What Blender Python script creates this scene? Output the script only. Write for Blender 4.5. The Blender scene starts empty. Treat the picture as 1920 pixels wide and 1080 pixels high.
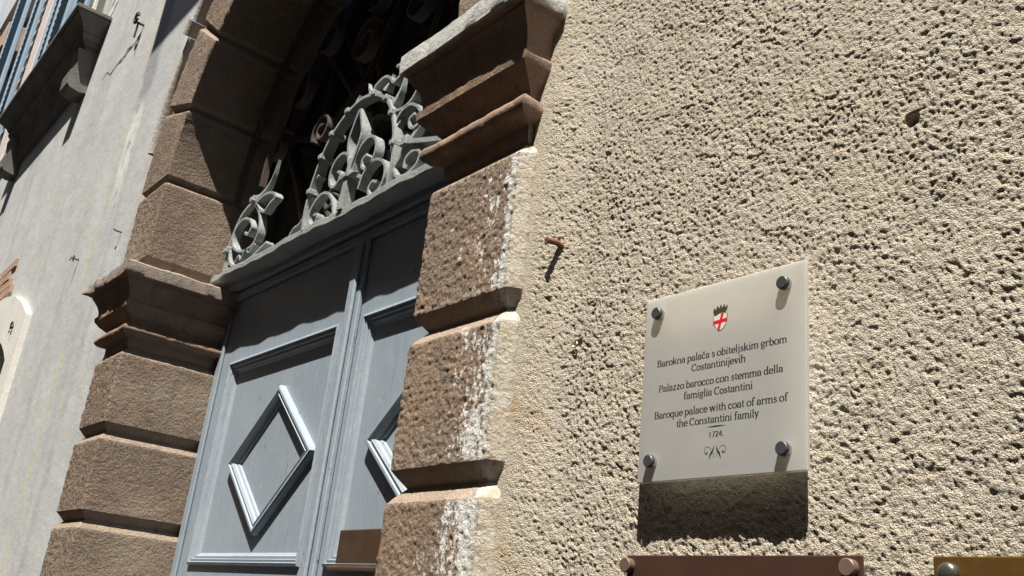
import bpy, math, random
import numpy as np
from mathutils import Matrix, Vector

random.seed(7)
scene = bpy.context.scene
C = scene.collection

# ------------------------------------------------------------------ camera, light, exposure
def view_axes(yaw, pit, rol):
    fw = np.array([-math.sin(yaw)*math.cos(pit), math.cos(yaw)*math.cos(pit), math.sin(pit)])
    r = np.cross(fw, [0, 0, 1]); r /= np.linalg.norm(r); d = np.cross(fw, r)
    c, s = math.cos(rol), math.sin(rol)
    return c*r+s*d, -s*r+c*d, fw
RT, DN, FW = view_axes(0.91378081, 0.35870686, -0.10925481)
cam_data = bpy.data.cameras.new('camera')
cam_data.sensor_width = 36.0
cam_data.lens = 1770.55/1920*36.0
cam_data.clip_start = 0.05
cam_data.clip_end = 500
cam = bpy.data.objects.new('camera', cam_data); C.objects.link(cam)
m = Matrix.Identity(4)
for i in range(3):
    m[i][0] = RT[i]; m[i][1] = -DN[i]; m[i][2] = -FW[i]
m[0][3], m[1][3], m[2][3] = 0.0, -1.1, 1.6
cam.matrix_world = m
scene.camera = cam

SUN = Vector((0.80, -1.0, 2.6)).normalized()          # towards the sun
world = bpy.data.worlds.new('World'); scene.world = world; world.use_nodes = True
wn = world.node_tree; wn.nodes.clear()
sky = wn.nodes.new('ShaderNodeTexSky'); sky.sky_type = 'NISHITA'; sky.sun_disc = False; sky.air_density = 0.9; sky.dust_density = 1.0; sky.altitude = 300
sky.sun_elevation = math.asin(SUN.z); sky.sun_rotation = math.atan2(SUN.x, SUN.y)
bg = wn.nodes.new('ShaderNodeBackground'); bg.inputs['Strength'].default_value = 0.10
wo = wn.nodes.new('ShaderNodeOutputWorld')
wn.links.new(sky.outputs[0], bg.inputs[0]); wn.links.new(bg.outputs[0], wo.inputs[0])
sl = bpy.data.lights.new('sun', 'SUN'); sl.energy = 5.0; sl.angle = math.radians(0.5); sl.color = (1.0, 0.955, 0.88)
so = bpy.data.objects.new('sun', sl); C.objects.link(so)
so.rotation_euler = SUN.to_track_quat('Z', 'Y').to_euler(); so.location = (3, -4, 12)
vs = scene.view_settings
vs.view_transform = 'Standard'; vs.look = 'None'; vs.gamma = 1; vs.use_curve_mapping = False
vs.exposure = 1.0

# ------------------------------------------------------------------ numpy noise
def vn(P, freq, seed=0):
    Q = np.asarray(P, float)*freq + np.array([17.31, 5.77, 9.13])*(seed+1)
    I = np.floor(Q).astype(np.int64); F = Q-I; F = F*F*F*(F*(F*6-15)+10)
    def h(i, j, k):
        n = (i*374761393 + j*668265263 + k*1274126177 + seed*1442695041) & 0xffffffff
        n = ((n ^ (n >> 13))*1274126177) & 0xffffffff
        n = (n ^ (n >> 16)) & 0xffff
        return n/32767.5-1
    x, y, z = I[..., 0], I[..., 1], I[..., 2]; fx, fy, fz = F[..., 0], F[..., 1], F[..., 2]
    a = h(x, y, z)*(1-fx)+h(x+1, y, z)*fx; b = h(x, y+1, z)*(1-fx)+h(x+1, y+1, z)*fx
    c = h(x, y, z+1)*(1-fx)+h(x+1, y, z+1)*fx; d = h(x, y+1, z+1)*(1-fx)+h(x+1, y+1, z+1)*fx
    return (a*(1-fy)+b*fy)*(1-fz)+(c*(1-fy)+d*fy)*fz
def sstep(a, b, x):
    t = np.clip((x-a)/(b-a), 0, 1); return t*t*(3-2*t)

# ------------------------------------------------------------------ objects
def link(name, mesh, parent=None, material=None):
    o = bpy.data.objects.new(name, mesh); C.objects.link(o)
    if material is not None and len(mesh.materials) == 0: mesh.materials.append(material)
    if parent is not None: o.parent = parent
    return o
def tag(o, label=None, cat=None, group=None, kind=None):
    if label: o['label'] = label
    if cat: o['category'] = cat
    if group: o['group'] = group
    if kind: o['kind'] = kind
    return o
def thing(name, label, cat, group=None):
    o = bpy.data.objects.new(name, None); C.objects.link(o)
    o.empty_display_size = 0.1
    return tag(o, label, cat, group)
def setloc(e, p):
    """put an Empty at the thing's base; children keep world coordinates through their inverse matrix"""
    e.location = p
    for c in e.children: c.matrix_parent_inverse = Matrix.Translation(p).inverted()
def quick_mesh(name, verts, faces, smooth=False):
    me = bpy.data.meshes.new(name)
    me.from_pydata([tuple(map(float, v)) for v in verts], [], faces)
    if smooth: me.polygons.foreach_set('use_smooth', [True]*len(me.polygons))
    me.update(); return me
def grid_mesh(name, P, smooth=True, flip=False):
    nu, nv = P.shape[:2]
    me = bpy.data.meshes.new(name)
    me.vertices.add(nu*nv); me.vertices.foreach_set('co', P.reshape(-1).astype(np.float32))
    idx = np.arange(nu*nv).reshape(nu, nv)
    q = np.stack([idx[:-1, :-1], idx[1:, :-1], idx[1:, 1:], idx[:-1, 1:]], -1).reshape(-1, 4)
    if flip: q = q[:, ::-1]
    n = len(q)
    me.loops.add(n*4); me.loops.foreach_set('vertex_index', q.reshape(-1).astype(np.int32))
    me.polygons.add(n); me.polygons.foreach_set('loop_start', np.arange(0, n*4, 4, dtype=np.int32))
    me.polygons.foreach_set('use_smooth', np.full(n, smooth))
    me.update(calc_edges=True); return me
def sharpen(me, nv, rows=(), cols=()):
    n = len(me.edges); ev = np.empty(n*2, np.int32); me.edges.foreach_get('vertices', ev); ev = ev.reshape(-1, 2)
    rr, cc = ev//nv, ev % nv; s = np.zeros(n, bool)
    for r_ in rows: s |= (rr[:, 0] == r_) & (rr[:, 1] == r_)
    for c_ in cols: s |= (cc[:, 0] == c_) & (cc[:, 1] == c_)
    a = me.attributes.new('sharp_edge', 'BOOLEAN', 'EDGE') if 'sharp_edge' not in me.attributes else me.attributes['sharp_edge']
    a.data.foreach_set('value', s)
class MB:
    """collects simple solids into one mesh"""
    def __init__(s): s.v = []; s.f = []
    def add(s, v, f):
        k = len(s.v); s.v += [tuple(map(float, p)) for p in v]; s.f += [tuple(i+k for i in q) for q in f]; return s
    def box(s, x0, x1, y0, y1, z0, z1, b=0.0):
        if b <= 0:
            v = [(x, y, z) for x in (x0, x1) for y in (y0, y1) for z in (z0, z1)]
            return s.add(v, [(0, 1, 3, 2), (4, 6, 7, 5), (0, 4, 5, 1), (2, 3, 7, 6), (0, 2, 6, 4), (1, 5, 7, 3)])
        # chamfered box
        v = []
        for sx in (0, 1):
            for sy in (0, 1):
                for sz in (0, 1):
                    X, Y, Z = (x0, x1)[sx], (y0, y1)[sy], (z0, z1)[sz]
                    ix, iy, iz = X+(b, -b)[sx], Y+(b, -b)[sy], Z+(b, -b)[sz]
                    v += [(X, iy, iz), (ix, Y, iz), (ix, iy, Z)]
        def n(sx, sy, sz, a): return ((sx*2+sy)*2+sz)*3+a
        f = []
        for sx in (0, 1): f.append([n(sx, 0, 0, 0), n(sx, 1, 0, 0), n(sx, 1, 1, 0), n(sx, 0, 1, 0)])
        for sy in (0, 1): f.append([n(0, sy, 0, 1), n(1, sy, 0, 1), n(1, sy, 1, 1), n(0, sy, 1, 1)])
        for sz in (0, 1): f.append([n(0, 0, sz, 2), n(1, 0, sz, 2), n(1, 1, sz, 2), n(0, 1, sz, 2)])
        for a in (0, 1):
            for c in (0, 1):
                f.append([n(a, c, 0, 0), n(a, c, 0, 1), n(a, c, 1, 1), n(a, c, 1, 0)])
                f.append([n(a, 0, c, 0), n(a, 0, c, 2), n(a, 1, c, 2), n(a, 1, c, 0)])
                f.append([n(0, a, c, 1), n(0, a, c, 2), n(1, a, c, 2), n(1, a, c, 1)])
                for d in (0, 1): f.append([n(a, c, d, 0), n(a, c, d, 1), n(a, c, d, 2)])
        return s.add(v, f)
    def cyl(s, p, ax, r, L, n=20, r2=None, dome=0.0, b=0.0):
        ax = Vector(ax).normalized(); u = ax.orthogonal().normalized(); w = ax.cross(u); p = Vector(p)
        r2 = r if r2 is None else r2
        rings = [(0, r), (L-b, r2)]
        if b: rings.append((L, r2-b))
        if dome:
            for k in (1, 2, 3):
                a = k/4*math.pi/2; rings.append((L+dome*math.sin(a), r2*math.cos(a)))
        v = []
        for t, rr in rings:
            for i in range(n):
                a = 2*math.pi*i/n; v.append(p+ax*t+(u*math.cos(a)+w*math.sin(a))*rr)
        f = [(k*n+i, k*n+(i+1) % n, (k+1)*n+(i+1) % n, (k+1)*n+i) for k in range(len(rings)-1) for i in range(n)]
        f.append(tuple(range(n))[::-1]); k = (len(rings)-1)*n; f.append(tuple(range(k, k+n)))
        return s.add(v, f)
    def tube(s, pts, r, n=8):
        pts = [Vector(p) for p in pts]; v = []
        up = Vector((0.13, 0.2, 1))
        for i, p in enumerate(pts):
            t = (pts[min(i+1, len(pts)-1)]-pts[max(i-1, 0)]).normalized()
            u = t.cross(up).normalized(); w = t.cross(u)
            rr = r[i] if isinstance(r, (list, tuple)) else r
            for k in range(n):
                a = 2*math.pi*k/n; v.append(p+(u*math.cos(a)+w*math.sin(a))*rr)
        f = [(k*n+i, k*n+(i+1) % n, (k+1)*n+(i+1) % n, (k+1)*n+i) for k in range(len(pts)-1) for i in range(n)]
        f.append(tuple(range(n))[::-1]); k = (len(pts)-1)*n; f.append(tuple(range(k, k+n)))
        return s.add(v, f)
    def ribbon(s, pts, y0, y1, t, taper=None):
        """flat bar bent in the x-z plane, its width running in y"""
        P = np.array(pts, float); n = len(P); v = []
        for i in range(n):
            d = P[min(i+1, n-1)]-P[max(i-1, 0)]; d = d/(np.hypot(*d)+1e-9); nn = np.array([-d[1], d[0]])
            tt = t*(1 if taper is None else taper(i/(n-1)))/2
            wv = 1 if taper is None else 0.35+0.65*taper(i/(n-1))
            yc = (y0+y1)/2; hy = (y1-y0)/2*wv
            a, b = P[i]+nn*tt, P[i]-nn*tt
            v += [(a[0], yc-hy, a[1]), (b[0], yc-hy, b[1]), (b[0], yc+hy, b[1]), (a[0], yc+hy, a[1])]
        f = []
        for i in range(n-1):
            k = i*4
            for j in range(4): f.append((k+j, k+(j+1) % 4, k+4+(j+1) % 4, k+4+j))
        f.append((3, 2, 1, 0)); k = (n-1)*4; f.append((k, k+1, k+2, k+3))
        return s.add(v, f)
    def prism(s, poly, y0, y1):
        n = len(poly); v = [(x, y0, z) for x, z in poly]+[(x, y1, z) for x, z in poly]
        f = [tuple(range(n)), tuple(range(2*n-1, n-1, -1))]+[(i, i+n, (i+1) % n+n, (i+1) % n) for i in range(n)]
        return s.add(v, f)
    def build(s, name, material, parent=None, smooth=False):
        me = quick_mesh(name, s.v, s.f, smooth)
        import bmesh
        b = bmesh.new(); b.from_mesh(me); bmesh.ops.recalc_face_normals(b, faces=b.faces); b.to_mesh(me); b.free()
        if smooth:
            try: me.set_sharp_from_angle(angle=math.radians(38))
            except Exception: pass
        return link(name, me, parent, material)
def smooth_path(pts, n=8):
    P = [np.array(p, float) for p in pts]; P = [2*P[0]-P[1]]+P+[2*P[-1]-P[-2]]; out = []
    for i in range(1, len(P)-2):
        a, b, c, d = P[i-1:i+3]
        for k in range(n):
            t = k/n; out.append(.5*((2*b)+(-a+c)*t+(2*a-5*b+4*c-d)*t*t+(-a+3*b-3*c+d)*t**3))
    out.append(P[-2]); return out

# ------------------------------------------------------------------ materials
class Mat:
    def __init__(s, name, rough=.85, spec=.3):
        s.m = bpy.data.materials.new(name); s.m.use_nodes = True; s.t = s.m.node_tree
        s.b = s.t.nodes['Principled BSDF']; s.b.inputs['Roughness'].default_value = rough
        s.b.inputs['Specular IOR Level'].default_value = spec
        s.geo = s.t.nodes.new('ShaderNodeNewGeometry'); s.pos = s.geo.outputs['Position']
    def n(s, typ, **kw):
        nd = s.t.nodes.new(typ)
        for k, v in kw.items(): setattr(nd, k, v)
        return nd
    def put(s, sock, v):
        if hasattr(v, 'is_output'): s.t.links.new(v, sock)
        else: sock.default_value = v
    def stretch(s, sx, sy, sz, src=None):
        v = s.n('ShaderNodeVectorMath', operation='MULTIPLY'); s.put(v.inputs[0], src or s.pos); v.inputs[1].default_value = (sx, sy, sz)
        return v.outputs[0]
    def noise(s, scale, detail=4, rough=.6, vec=None, dist=0):
        v = s.n('ShaderNodeTexNoise'); s.put(v.inputs['Vector'], vec or s.pos)
        v.inputs['Scale'].default_value = scale; v.inputs['Detail'].default_value = detail
        v.inputs['Roughness'].default_value = rough; v.inputs['Distortion'].default_value = dist
        return v.outputs['Fac']
    def voro(s, scale, feature='F1', vec=None):
        v = s.n('ShaderNodeTexVoronoi', feature=feature); s.put(v.inputs['Vector'], vec or s.pos)
        v.inputs['Scale'].default_value = scale; return v.outputs['Distance']
    def ramp(s, fac, a, b, lo=0., hi=1.):
        r = s.n('ShaderNodeMapRange'); s.put(r.inputs[0], fac); r.inputs[1].default_value = a; r.inputs[2].default_value = b
        r.inputs[3].default_value = lo; r.inputs[4].default_value = hi; return r.outputs[0]
    def math(s, op, a, b=0.):
        r = s.n('ShaderNodeMath', operation=op); s.put(r.inputs[0], a); s.put(r.inputs[1], b); return r.outputs[0]
    def sep(s, src=None):
        r = s.n('ShaderNodeSeparateXYZ'); s.put(r.inputs[0], src or s.pos); return r.outputs
    def mix(s, fac, a, b, mode='MIX'):
        r = s.n('ShaderNodeMix', data_type='RGBA', blend_type=mode); s.put(r.inputs[0], fac)
        for k, v in ((6, a), (7, b)): s.put(r.inputs[k], v if hasattr(v, 'is_output') else (*v, 1))
        return r.outputs[2]
    def color(s, c):
        s.put(s.b.inputs['Base Color'], c if hasattr(c, 'is_output') else (*c, 1)); return s
    def bump(s, h, dist, strength=1.0, prev=None):
        b = s.n('ShaderNodeBump'); s.put(b.inputs['Height'], h); b.inputs['Distance'].default_value = dist
        b.inputs['Strength'].default_value = strength
        if prev is not None: s.put(b.inputs['Normal'], prev)
        return b.outputs[0]
    def normal(s, n): s.put(s.b.inputs['Normal'], n); return s

# right wall: cream roughcast
W = Mat('cream_roughcast', .9, .25)
x, y, z = W.sep()
col = W.mix(W.ramp(W.noise(3.2, 5), .35, .65), (.56, .485, .372), (.61, .54, .43))
col = W.mix(W.ramp(W.noise(45, 3), .45, .75, 0, .55), col, (.55, .50, .41))
col = W.mix(W.ramp(W.noise(14, 4, .7), .56, .72, 0, .40), col, (.50, .415, .30))
edge = W.math('ADD', W.ramp(x, -1.34, -1.18, .95, 0), W.ramp(W.noise(9, 3), .3, .7, -.35, .35))
col = W.mix(W.ramp(edge, .25, .95, 0, .6), col, (.54, .475, .36))
rust = W.math('MULTIPLY', W.ramp(W.noise(5, 4, .7, dist=.6), .62, .72), W.ramp(x, -1.30, -.95, .6, 0))
col = W.mix(rust, col, (.48, .33, .17))
col = W.mix(W.ramp(W.noise(1.0, 5, .7, vec=W.stretch(7, 1, 1.3)), .52, .70, 0, .45), col, (.46, .42, .36))
col = W.mix(W.ramp(W.noise(2.2, 5, .7, dist=.8), .58, .70, 0, .5), col, (.60, .56, .48))
W.color(col)
nb = W.bump(W.noise(420, 2, .6), .008, 1)
W.normal(nb)
M_STUCCO = W.m
# coarse surroundings of the same wall
W2 = Mat('cream_roughcast_far', .9, .25)
W2.color(W2.mix(W2.ramp(W2.noise(3.2, 5), .35, .65), (.50, .44, .355), (.55, .49, .40)))
W2.normal(W2.bump(W2.noise(95, 5, .75), .03, 1))
M_STUCCO_FAR = W2.m

# left wall: thin smooth grey plaster with vertical washes
L = Mat('grey_lime_plaster', .88, .25)
x, y, z = L.sep()
st = L.noise(1.0, 5, .65, vec=L.stretch(5.5, 1, .45), dist=.3)
st2 = L.noise(1.0, 4, .6, vec=L.stretch(2.4, 1, .25))
col = L.mix(L.ramp(L.noise(2.0, 4), .35, .7), (.43, .44, .44), (.49, .50, .495))
col = L.mix(L.ramp(st, .48, .70, 0, .45), col, (.46, .40, .30))
col = L.mix(L.ramp(st2, .52, .70, 0, .55), col, (.27, .285, .295))
col = L.mix(L.ramp(L.noise(26, 5, .7, vec=L.stretch(1, 1, .35)), .62, .78, 0, .35), col, (.33, .30, .25))
# an old gutter mark: a darker band with pale flaking paint in it
bx = L.math('ADD', L.math('ADD', x, -.03), L.math('ADD', L.math('MULTIPLY', L.noise(1.6, 3), .22), L.math('MULTIPLY', L.noise(16, 4, .7), .07)))
band = L.math('MULTIPLY', L.ramp(bx, -4.93, -4.86), L.ramp(bx, -4.72, -4.64, 1, 0))
band = L.math('MULTIPLY', band, L.ramp(z, 3.25, 3.75))
col = L.mix(L.math('MULTIPLY', band, .75), col, (.235, .245, .265))
fl = L.math('MULTIPLY', L.math('MULTIPLY', band, L.ramp(L.noise(11, 5, .75, vec=L.stretch(1.5, 1, .6)), .40, .45)), L.ramp(z, 4.22, 4.05))
col = L.mix(fl, col, (.60, .60, .58))
ye = L.math('MULTIPLY', L.ramp(bx, -5.03, -4.97), L.ramp(bx, -4.95, -4.88, 1, 0))
col = L.mix(L.math('MULTIPLY', ye, L.ramp(L.noise(4, 3), .3, .6, .1, .6)), col, (.50, .46, .32))
L.color(col)
L.normal(L.bump(L.noise(60, 3, .5), .0025, .5, L.bump(L.noise(5, 3), .02, .4)))
M_PLASTER = L.m

def stone_mat(name, kind):
    S = Mat(name, .82, .3)
    oi = S.n('ShaderNodeObjectInfo').outputs['Random']
    x, y, z = S.sep()
    base = S.mix(oi, (.185, .128, .090), (.29, .215, .155)) if kind == 'left' else S.mix(oi, (.195, .132, .09), (.27, .195, .138))
    col = S.mix(S.ramp(S.noise(7, 5, .65), .38, .66), base, (.20, .148, .11))
    col = S.mix(S.ramp(S.noise(5, 4, .7, dist=.5), .50, .68, 0, .75), col, (.33, .19, .105) if kind == 'right' else (.31, .215, .15))
    col = S.mix(S.ramp(S.noise(18, 5, .75), .50, .70, 0, .7), col, (.115, .10, .088))
    col = S.mix(S.ramp(S.noise(170, 4, .8), .50, .62, 0, .75), col, (.42, .33, .235))
    col = S.mix(S.ramp(S.noise(210, 4, .8), .44, .36, 0, .5), col, (.10, .07, .05))
    if kind == 'right':
        low = S.ramp(z, 2.55, 1.75, .50, 1.15)
        m1 = S.math('MULTIPLY', S.ramp(x, -1.60, -1.40), low)
        m1 = S.math('ADD', m1, S.ramp(S.noise(10, 4), .3, .7, -.35, .35))
        n1 = S.math('ADD', S.math('MULTIPLY', S.noise(120, 4, .7, vec=S.stretch(1, 1, .6)), .6), S.math('MULTIPLY', S.noise(34, 3, .6, vec=S.stretch(1.2, 1, .45)), .4))
        thr = S.math('SUBTRACT', .672, S.math('MULTIPLY', m1, .20))
        fleck = S.ramp(S.math('SUBTRACT', n1, thr), 0, .010)
        fleck = S.math('MULTIPLY', fleck, S.ramp(m1, 0.02, .12))
        col = S.mix(fleck, col, (.66, .64, .60))
        xe = S.math('ADD', x, S.math('MULTIPLY', S.math('SUBTRACT', S.noise(40, 5, .7), .5), .03))
        col = S.mix(S.ramp(xe, -1.384, -1.378), col, (.62, .61, .57))
        col = S.mix(S.ramp(xe, -1.374, -1.360), col, S.mix(S.ramp(S.noise(28, 5, .8), .42, .62), (.54, .50, .42), (.43, .355, .25)))
        col = S.mix(S.math('MULTIPLY', S.ramp(S.noise(70, 5, .8), .60, .64), S.ramp(x, -1.39, -1.375)), col, (.27, .19, .12))
        rough_fade = S.ramp(x, -1.36, -1.35, 1, .35)
    else:
        rough_fade = 1.0
        col = S.mix(S.ramp(S.noise(60, 5, .8, vec=S.stretch(1, 1, .4)), .66, .70, 0, .55), col, (.50, .44, .36))
    at = S.n('ShaderNodeAttribute'); at.attribute_name = 'dressed'
    dm = S.math('MULTIPLY', at.outputs['Fac'], S.ramp(S.noise(22, 4, .7), .3, .6, .45, .95))
    if kind == 'right': dm = S.math('MULTIPLY', dm, S.ramp(x, -1.40, -1.37, 1, 0))
    col = S.mix(dm, col, (.37, .285, .215))
    if kind == 'left':
        col = S.mix(S.ramp(S.noise(2.6, 4, .6), .50, .66, 0, .55), col, (.37, .30, .225))
        col = S.mix(S.ramp(S.noise(1, 5, .7, vec=S.stretch(14, 14, 3)), .56, .70, 0, .5), col, (.13, .10, .08))
    S.color(col)
    b = S.bump(S.noise(160 if kind == 'right' else 85, 5, .7), .006 if kind == 'right' else .016, 1)
    S.normal(b)
    return S.m
M_STONE_R = stone_mat('weathered_sandstone_with_paint', 'right')
M_STONE_L = stone_mat('weathered_sandstone', 'left')

def impost_mat(name, slab_z, pale):
    S = Mat(name, .8, .3); x, y, z = S.sep()
    col = S.mix(S.ramp(S.noise(6, 5, .6), .35, .65), (.22, .145, .10), (.29, .20, .145))
    col = S.mix(S.ramp(S.noise(22, 5, .7), .55, .7, 0, .6), col, (.13, .10, .08))
    col = S.mix(S.ramp(S.noise(9, 4, .7), .56, .70, 0, .7), col, (.42, .27, .15))
    col = S.mix(S.ramp(S.noise(90, 5, .8), .55, .68, 0, .6), col, (.40, .32, .25))
    col = S.mix(S.ramp(S.noise(1, 5, .7, vec=S.stretch(30, 30, 6)), .55, .68, 0, .5), col, (.10, .075, .06))
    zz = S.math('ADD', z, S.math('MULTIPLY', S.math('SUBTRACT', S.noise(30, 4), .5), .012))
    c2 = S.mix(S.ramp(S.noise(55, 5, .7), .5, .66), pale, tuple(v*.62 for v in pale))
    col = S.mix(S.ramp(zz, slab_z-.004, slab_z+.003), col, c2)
    S.color(col); S.normal(S.bump(S.noise(120, 5, .7), .004, .8)); return S.m
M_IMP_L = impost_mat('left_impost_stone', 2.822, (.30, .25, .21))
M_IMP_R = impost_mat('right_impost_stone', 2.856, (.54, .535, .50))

def paint_iron(name, c, c2, rough, bs, bd):
    S = Mat(name, rough, .4)
    col = S.mix(S.ramp(S.noise(9, 5, .7), .35, .65), c, c2)
    col = S.mix(S.ramp(S.noise(38, 5, .75), .56, .66, 0, .6), col, (.42, .41, .36))
    col = S.mix(S.ramp(S.noise(52, 6, .8), .60, .635, 0, .9), col, (.12, .065, .035))
    col = S.mix(S.ramp(S.noise(24, 5, .8), .58, .72, 0, .6), col, (.16, .165, .155))
    S.color(col); S.normal(S.bump(S.noise(90, 5, .75), .006, .9)); return S.m
def paint(name, c, c2, rough=.5, bscale=60, bd=.002, grain=None, spec=.4):
    S = Mat(name, rough, spec)
    col = S.mix(S.ramp(S.noise(5, 5, .65), .35, .65), c, c2)
    col = S.mix(S.ramp(S.noise(40, 5, .8), .66, .72, 0, .8), col, tuple(v*.45 for v in c))
    vec = S.stretch(*grain) if grain else None
    h = S.noise(bscale, 5, .7, vec=vec)
    if grain:
        col = S.mix(S.ramp(S.noise(1.0, 5, .7, vec=S.stretch(38, 38, 3.2)), .56, .70, 0, .45), col, tuple(v*.72 for v in c))
        col = S.mix(S.ramp(S.noise(26, 5, .8, vec=S.stretch(1, 1, .5)), .625, .64, 0, .8), col, (.40, .41, .41))
        col = S.mix(S.ramp(S.noise(33, 5, .8, vec=S.stretch(1, 1, .35)), .655, .67, 0, .85), col, (.09, .075, .06))
    S.color(col); S.normal(S.bump(h, bd, .8)); return S.m
M_DOOR = paint('blue_grey_door_paint', (.25, .298, .345), (.285, .33, .375), .5, 60, .0035, (1, 1, .14))
M_DOOR_MOULD = paint('blue_grey_moulding_paint', (.27, .318, .365), (.31, .355, .395), .5, 80, .003, (1, 1, .3))
M_IRON = paint_iron('grey_green_iron_paint', (.27, .295, .29), (.34, .36, .345), .55, 130, .003)
M_IRON_SHADED = paint('shade_darkened_iron', (.085, .085, .08), (.085, .06, .048), .7, 120, .003)  # grille iron with shade put into the colour, for its shaded parts
M_SHUTTER = paint('blue_shutter_paint', (.25, .34, .42), (.31, .39, .46), .5, 50, .002)
M_OPENING_SHADOW = paint('dark_opening_and_shadow', (.03, .026, .025), (.045, .035, .03), .7)  # near black for the opening and for the painted shadow strips
M_SUN_DASH = paint('painted_sun_dashes', (.55, .53, .48), (.62, .58, .52), .7)  # pale tone standing in for sun falling through louvres
M_SILL = paint('grimy_sill_stone', (.11, .105, .095), (.165, .155, .14), .9, 60, .006)
M_WHITE = paint('old_white_paint', (.62, .60, .54), (.70, .68, .63), .7, 50, .004)
M_WIN_STONE = paint('pinkish_window_stone', (.52, .45, .42), (.60, .53, .49), .85, 60, .004)
M_BRICK = paint('exposed_brick', (.36, .22, .14), (.44, .31, .22), .95, 60, .01)
M_HOOD = paint('pale_carved_plaster', (.42, .39, .34), (.50, .47, .42), .85, 50, .006)
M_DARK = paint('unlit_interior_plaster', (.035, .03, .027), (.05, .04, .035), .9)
M_WOOD_DARK = paint('dark_fanlight_wood', (.045, .028, .022), (.06, .035, .028), .8)
M_RUST = paint('rusty_iron', (.16, .07, .04), (.27, .13, .07), .85, 200, .002)
M_BLACK_IRON = paint('black_iron', (.03, .028, .03), (.05, .045, .045), .6)
M_PAVE = paint('worn_paving_stone', (.13, .10, .075), (.17, .13, .10), .7, 20, .004)
M_OPP = paint('brown_sky_block_plaster', (.11, .08, .055), (.15, .11, .08), .9)
M_BALC = paint('grey_balcony_stone', (.33, .31, .27), (.42, .40, .36), .9, 40, .006)

def metal(name, c, rough, met=1.0):
    S = Mat(name, rough); S.b.inputs['Metallic'].default_value = met
    col = S.mix(S.ramp(S.noise(14, 4, .6), .35, .7), c, tuple(v*.8 for v in c))
    S.color(col); r = S.ramp(S.noise(30, 4), .3, .7, rough*.8, rough*1.25); S.put(S.b.inputs['Roughness'], r)
    S.normal(S.bump(S.noise(240, 3), .0003, .5)); return S.m
M_CAP = metal('dark_steel_cap', (.10, .105, .115), .5, .6)
M_SLEEVE = metal('bright_steel_sleeve', (.62, .60, .56), .35)
M_BRONZE = metal('brown_anodised_plate', (.095, .050, .034), .42, .4)
M_BRONZE_CAP = metal('bronze_cap', (.20, .135, .10), .55, .3)
M_BRASS = metal('dull_brass_plate', (.165, .088, .022), .45, .5)
M_BRASS_CAP = metal('tarnished_dome_cap', (.22, .21, .17), .3, .8)
M_LETTER = metal('brown_letter_plate', (.13, .08, .05), .4, .5)
M_INK = Mat('black_print', .6, .2).color((.022, .022, .026)).m
M_RED = Mat('red_print', .6, .2).color((.62, .012, .022)).m
M_OLIVE = Mat('olive_print', .6, .2).color((.055, .05, .028)).m
M_SHIELD = Mat('shield_white_print', .6, .2).color((.66, .62, .55)).m

# frosted acrylic: half diffuse, half letting light through
P = Mat('frosted_acrylic', .22, .45)
x, y, z = P.sep()
pc = P.mix(P.ramp(P.noise(7, 4, .6, vec=P.stretch(1, 1, .7)), .35, .68), (.70, .71, .70), (.77, .78, .77))
pc = P.mix(P.ramp(P.noise(3, 3), .4, .65, 0, .5), pc, (.62, .615, .60))
pc = P.mix(P.ramp(P.noise(1, 5, .7, vec=P.stretch(60, 1, 7)), .56, .74, 0, .35), pc, (.58, .55, .50))
pc = P.mix(P.ramp(P.noise(260, 3, .7), .70, .74, 0, .5), pc, (.40, .36, .30))
P.color(pc)
tr = P.n('ShaderNodeBsdfTranslucent'); P.put(tr.inputs[0], (.76, .75, .69, 1))
mx = P.n('ShaderNodeMixShader'); mx.inputs[0].default_value = .62
P.t.links.new(P.b.outputs[0], mx.inputs[1]); P.t.links.new(tr.outputs[0], mx.inputs[2])
P.t.links.new(mx.outputs[0], P.t.nodes['Material Output'].inputs['Surface'])
P.normal(P.bump(P.noise(25, 2), .0006, .5))
M_ACRYLIC = P.m
M_ACR_EDGE = Mat('acrylic_cut_edge', .3, .5).color((.72, .68, .60)).m

# ------------------------------------------------------------------ setting: ground
pave = thing('stone_pavement', 'pale stone paving of the street in front of the palace', None); pave['kind'] = 'structure'
pm = quick_mesh('pavement_bed', [(-60, -60, -.012), (60, -60, -.012), (60, 60, -.012), (-60, 60, -.012)], [(0, 1, 2, 3)])
link('pavement_bed', pm, pave, M_PAVE)
slab = MB().box(-.395, .395, -.245, .245, -.011, 0, .006)
first = slab.build('paving_slab', M_PAVE, pave); first.location = (-1.2, -.30, 0)
for i in range(-7, 3):
    for j in range(0, 7):
        o = first.copy(); C.objects.link(o); o.parent = pave
        o.location = (i*.8+(j % 2)*.4, -.30-j*.5, random.uniform(-.002, .002))

# ------------------------------------------------------------------ unseen house across the narrow street, added to block sky light
opp = thing('sky_block_house', 'unseen plain brownish house front added across the narrow street to block sky light', 'house')
MB().box(-40, 20, -9.6, -4.0, -.02, 11.0).build('wall', M_OPP, opp)  # wall of the added, unseen sky-blocking house
MB().box(-40.2, 20.2, -9.8, -3.8, 11.001, 11.15).build('sky_block_eaves', M_BALC, opp)
for k in range(9):
    for zf in (1.1, 4.4, 7.3):
        xx = -22+k*3.6
        w_ = MB().box(xx, xx+1.1, -3.999, -3.95, zf, zf+1.7, .01).build('window', M_SHUTTER, opp)  # window on the added, unseen sky-blocking house

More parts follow.
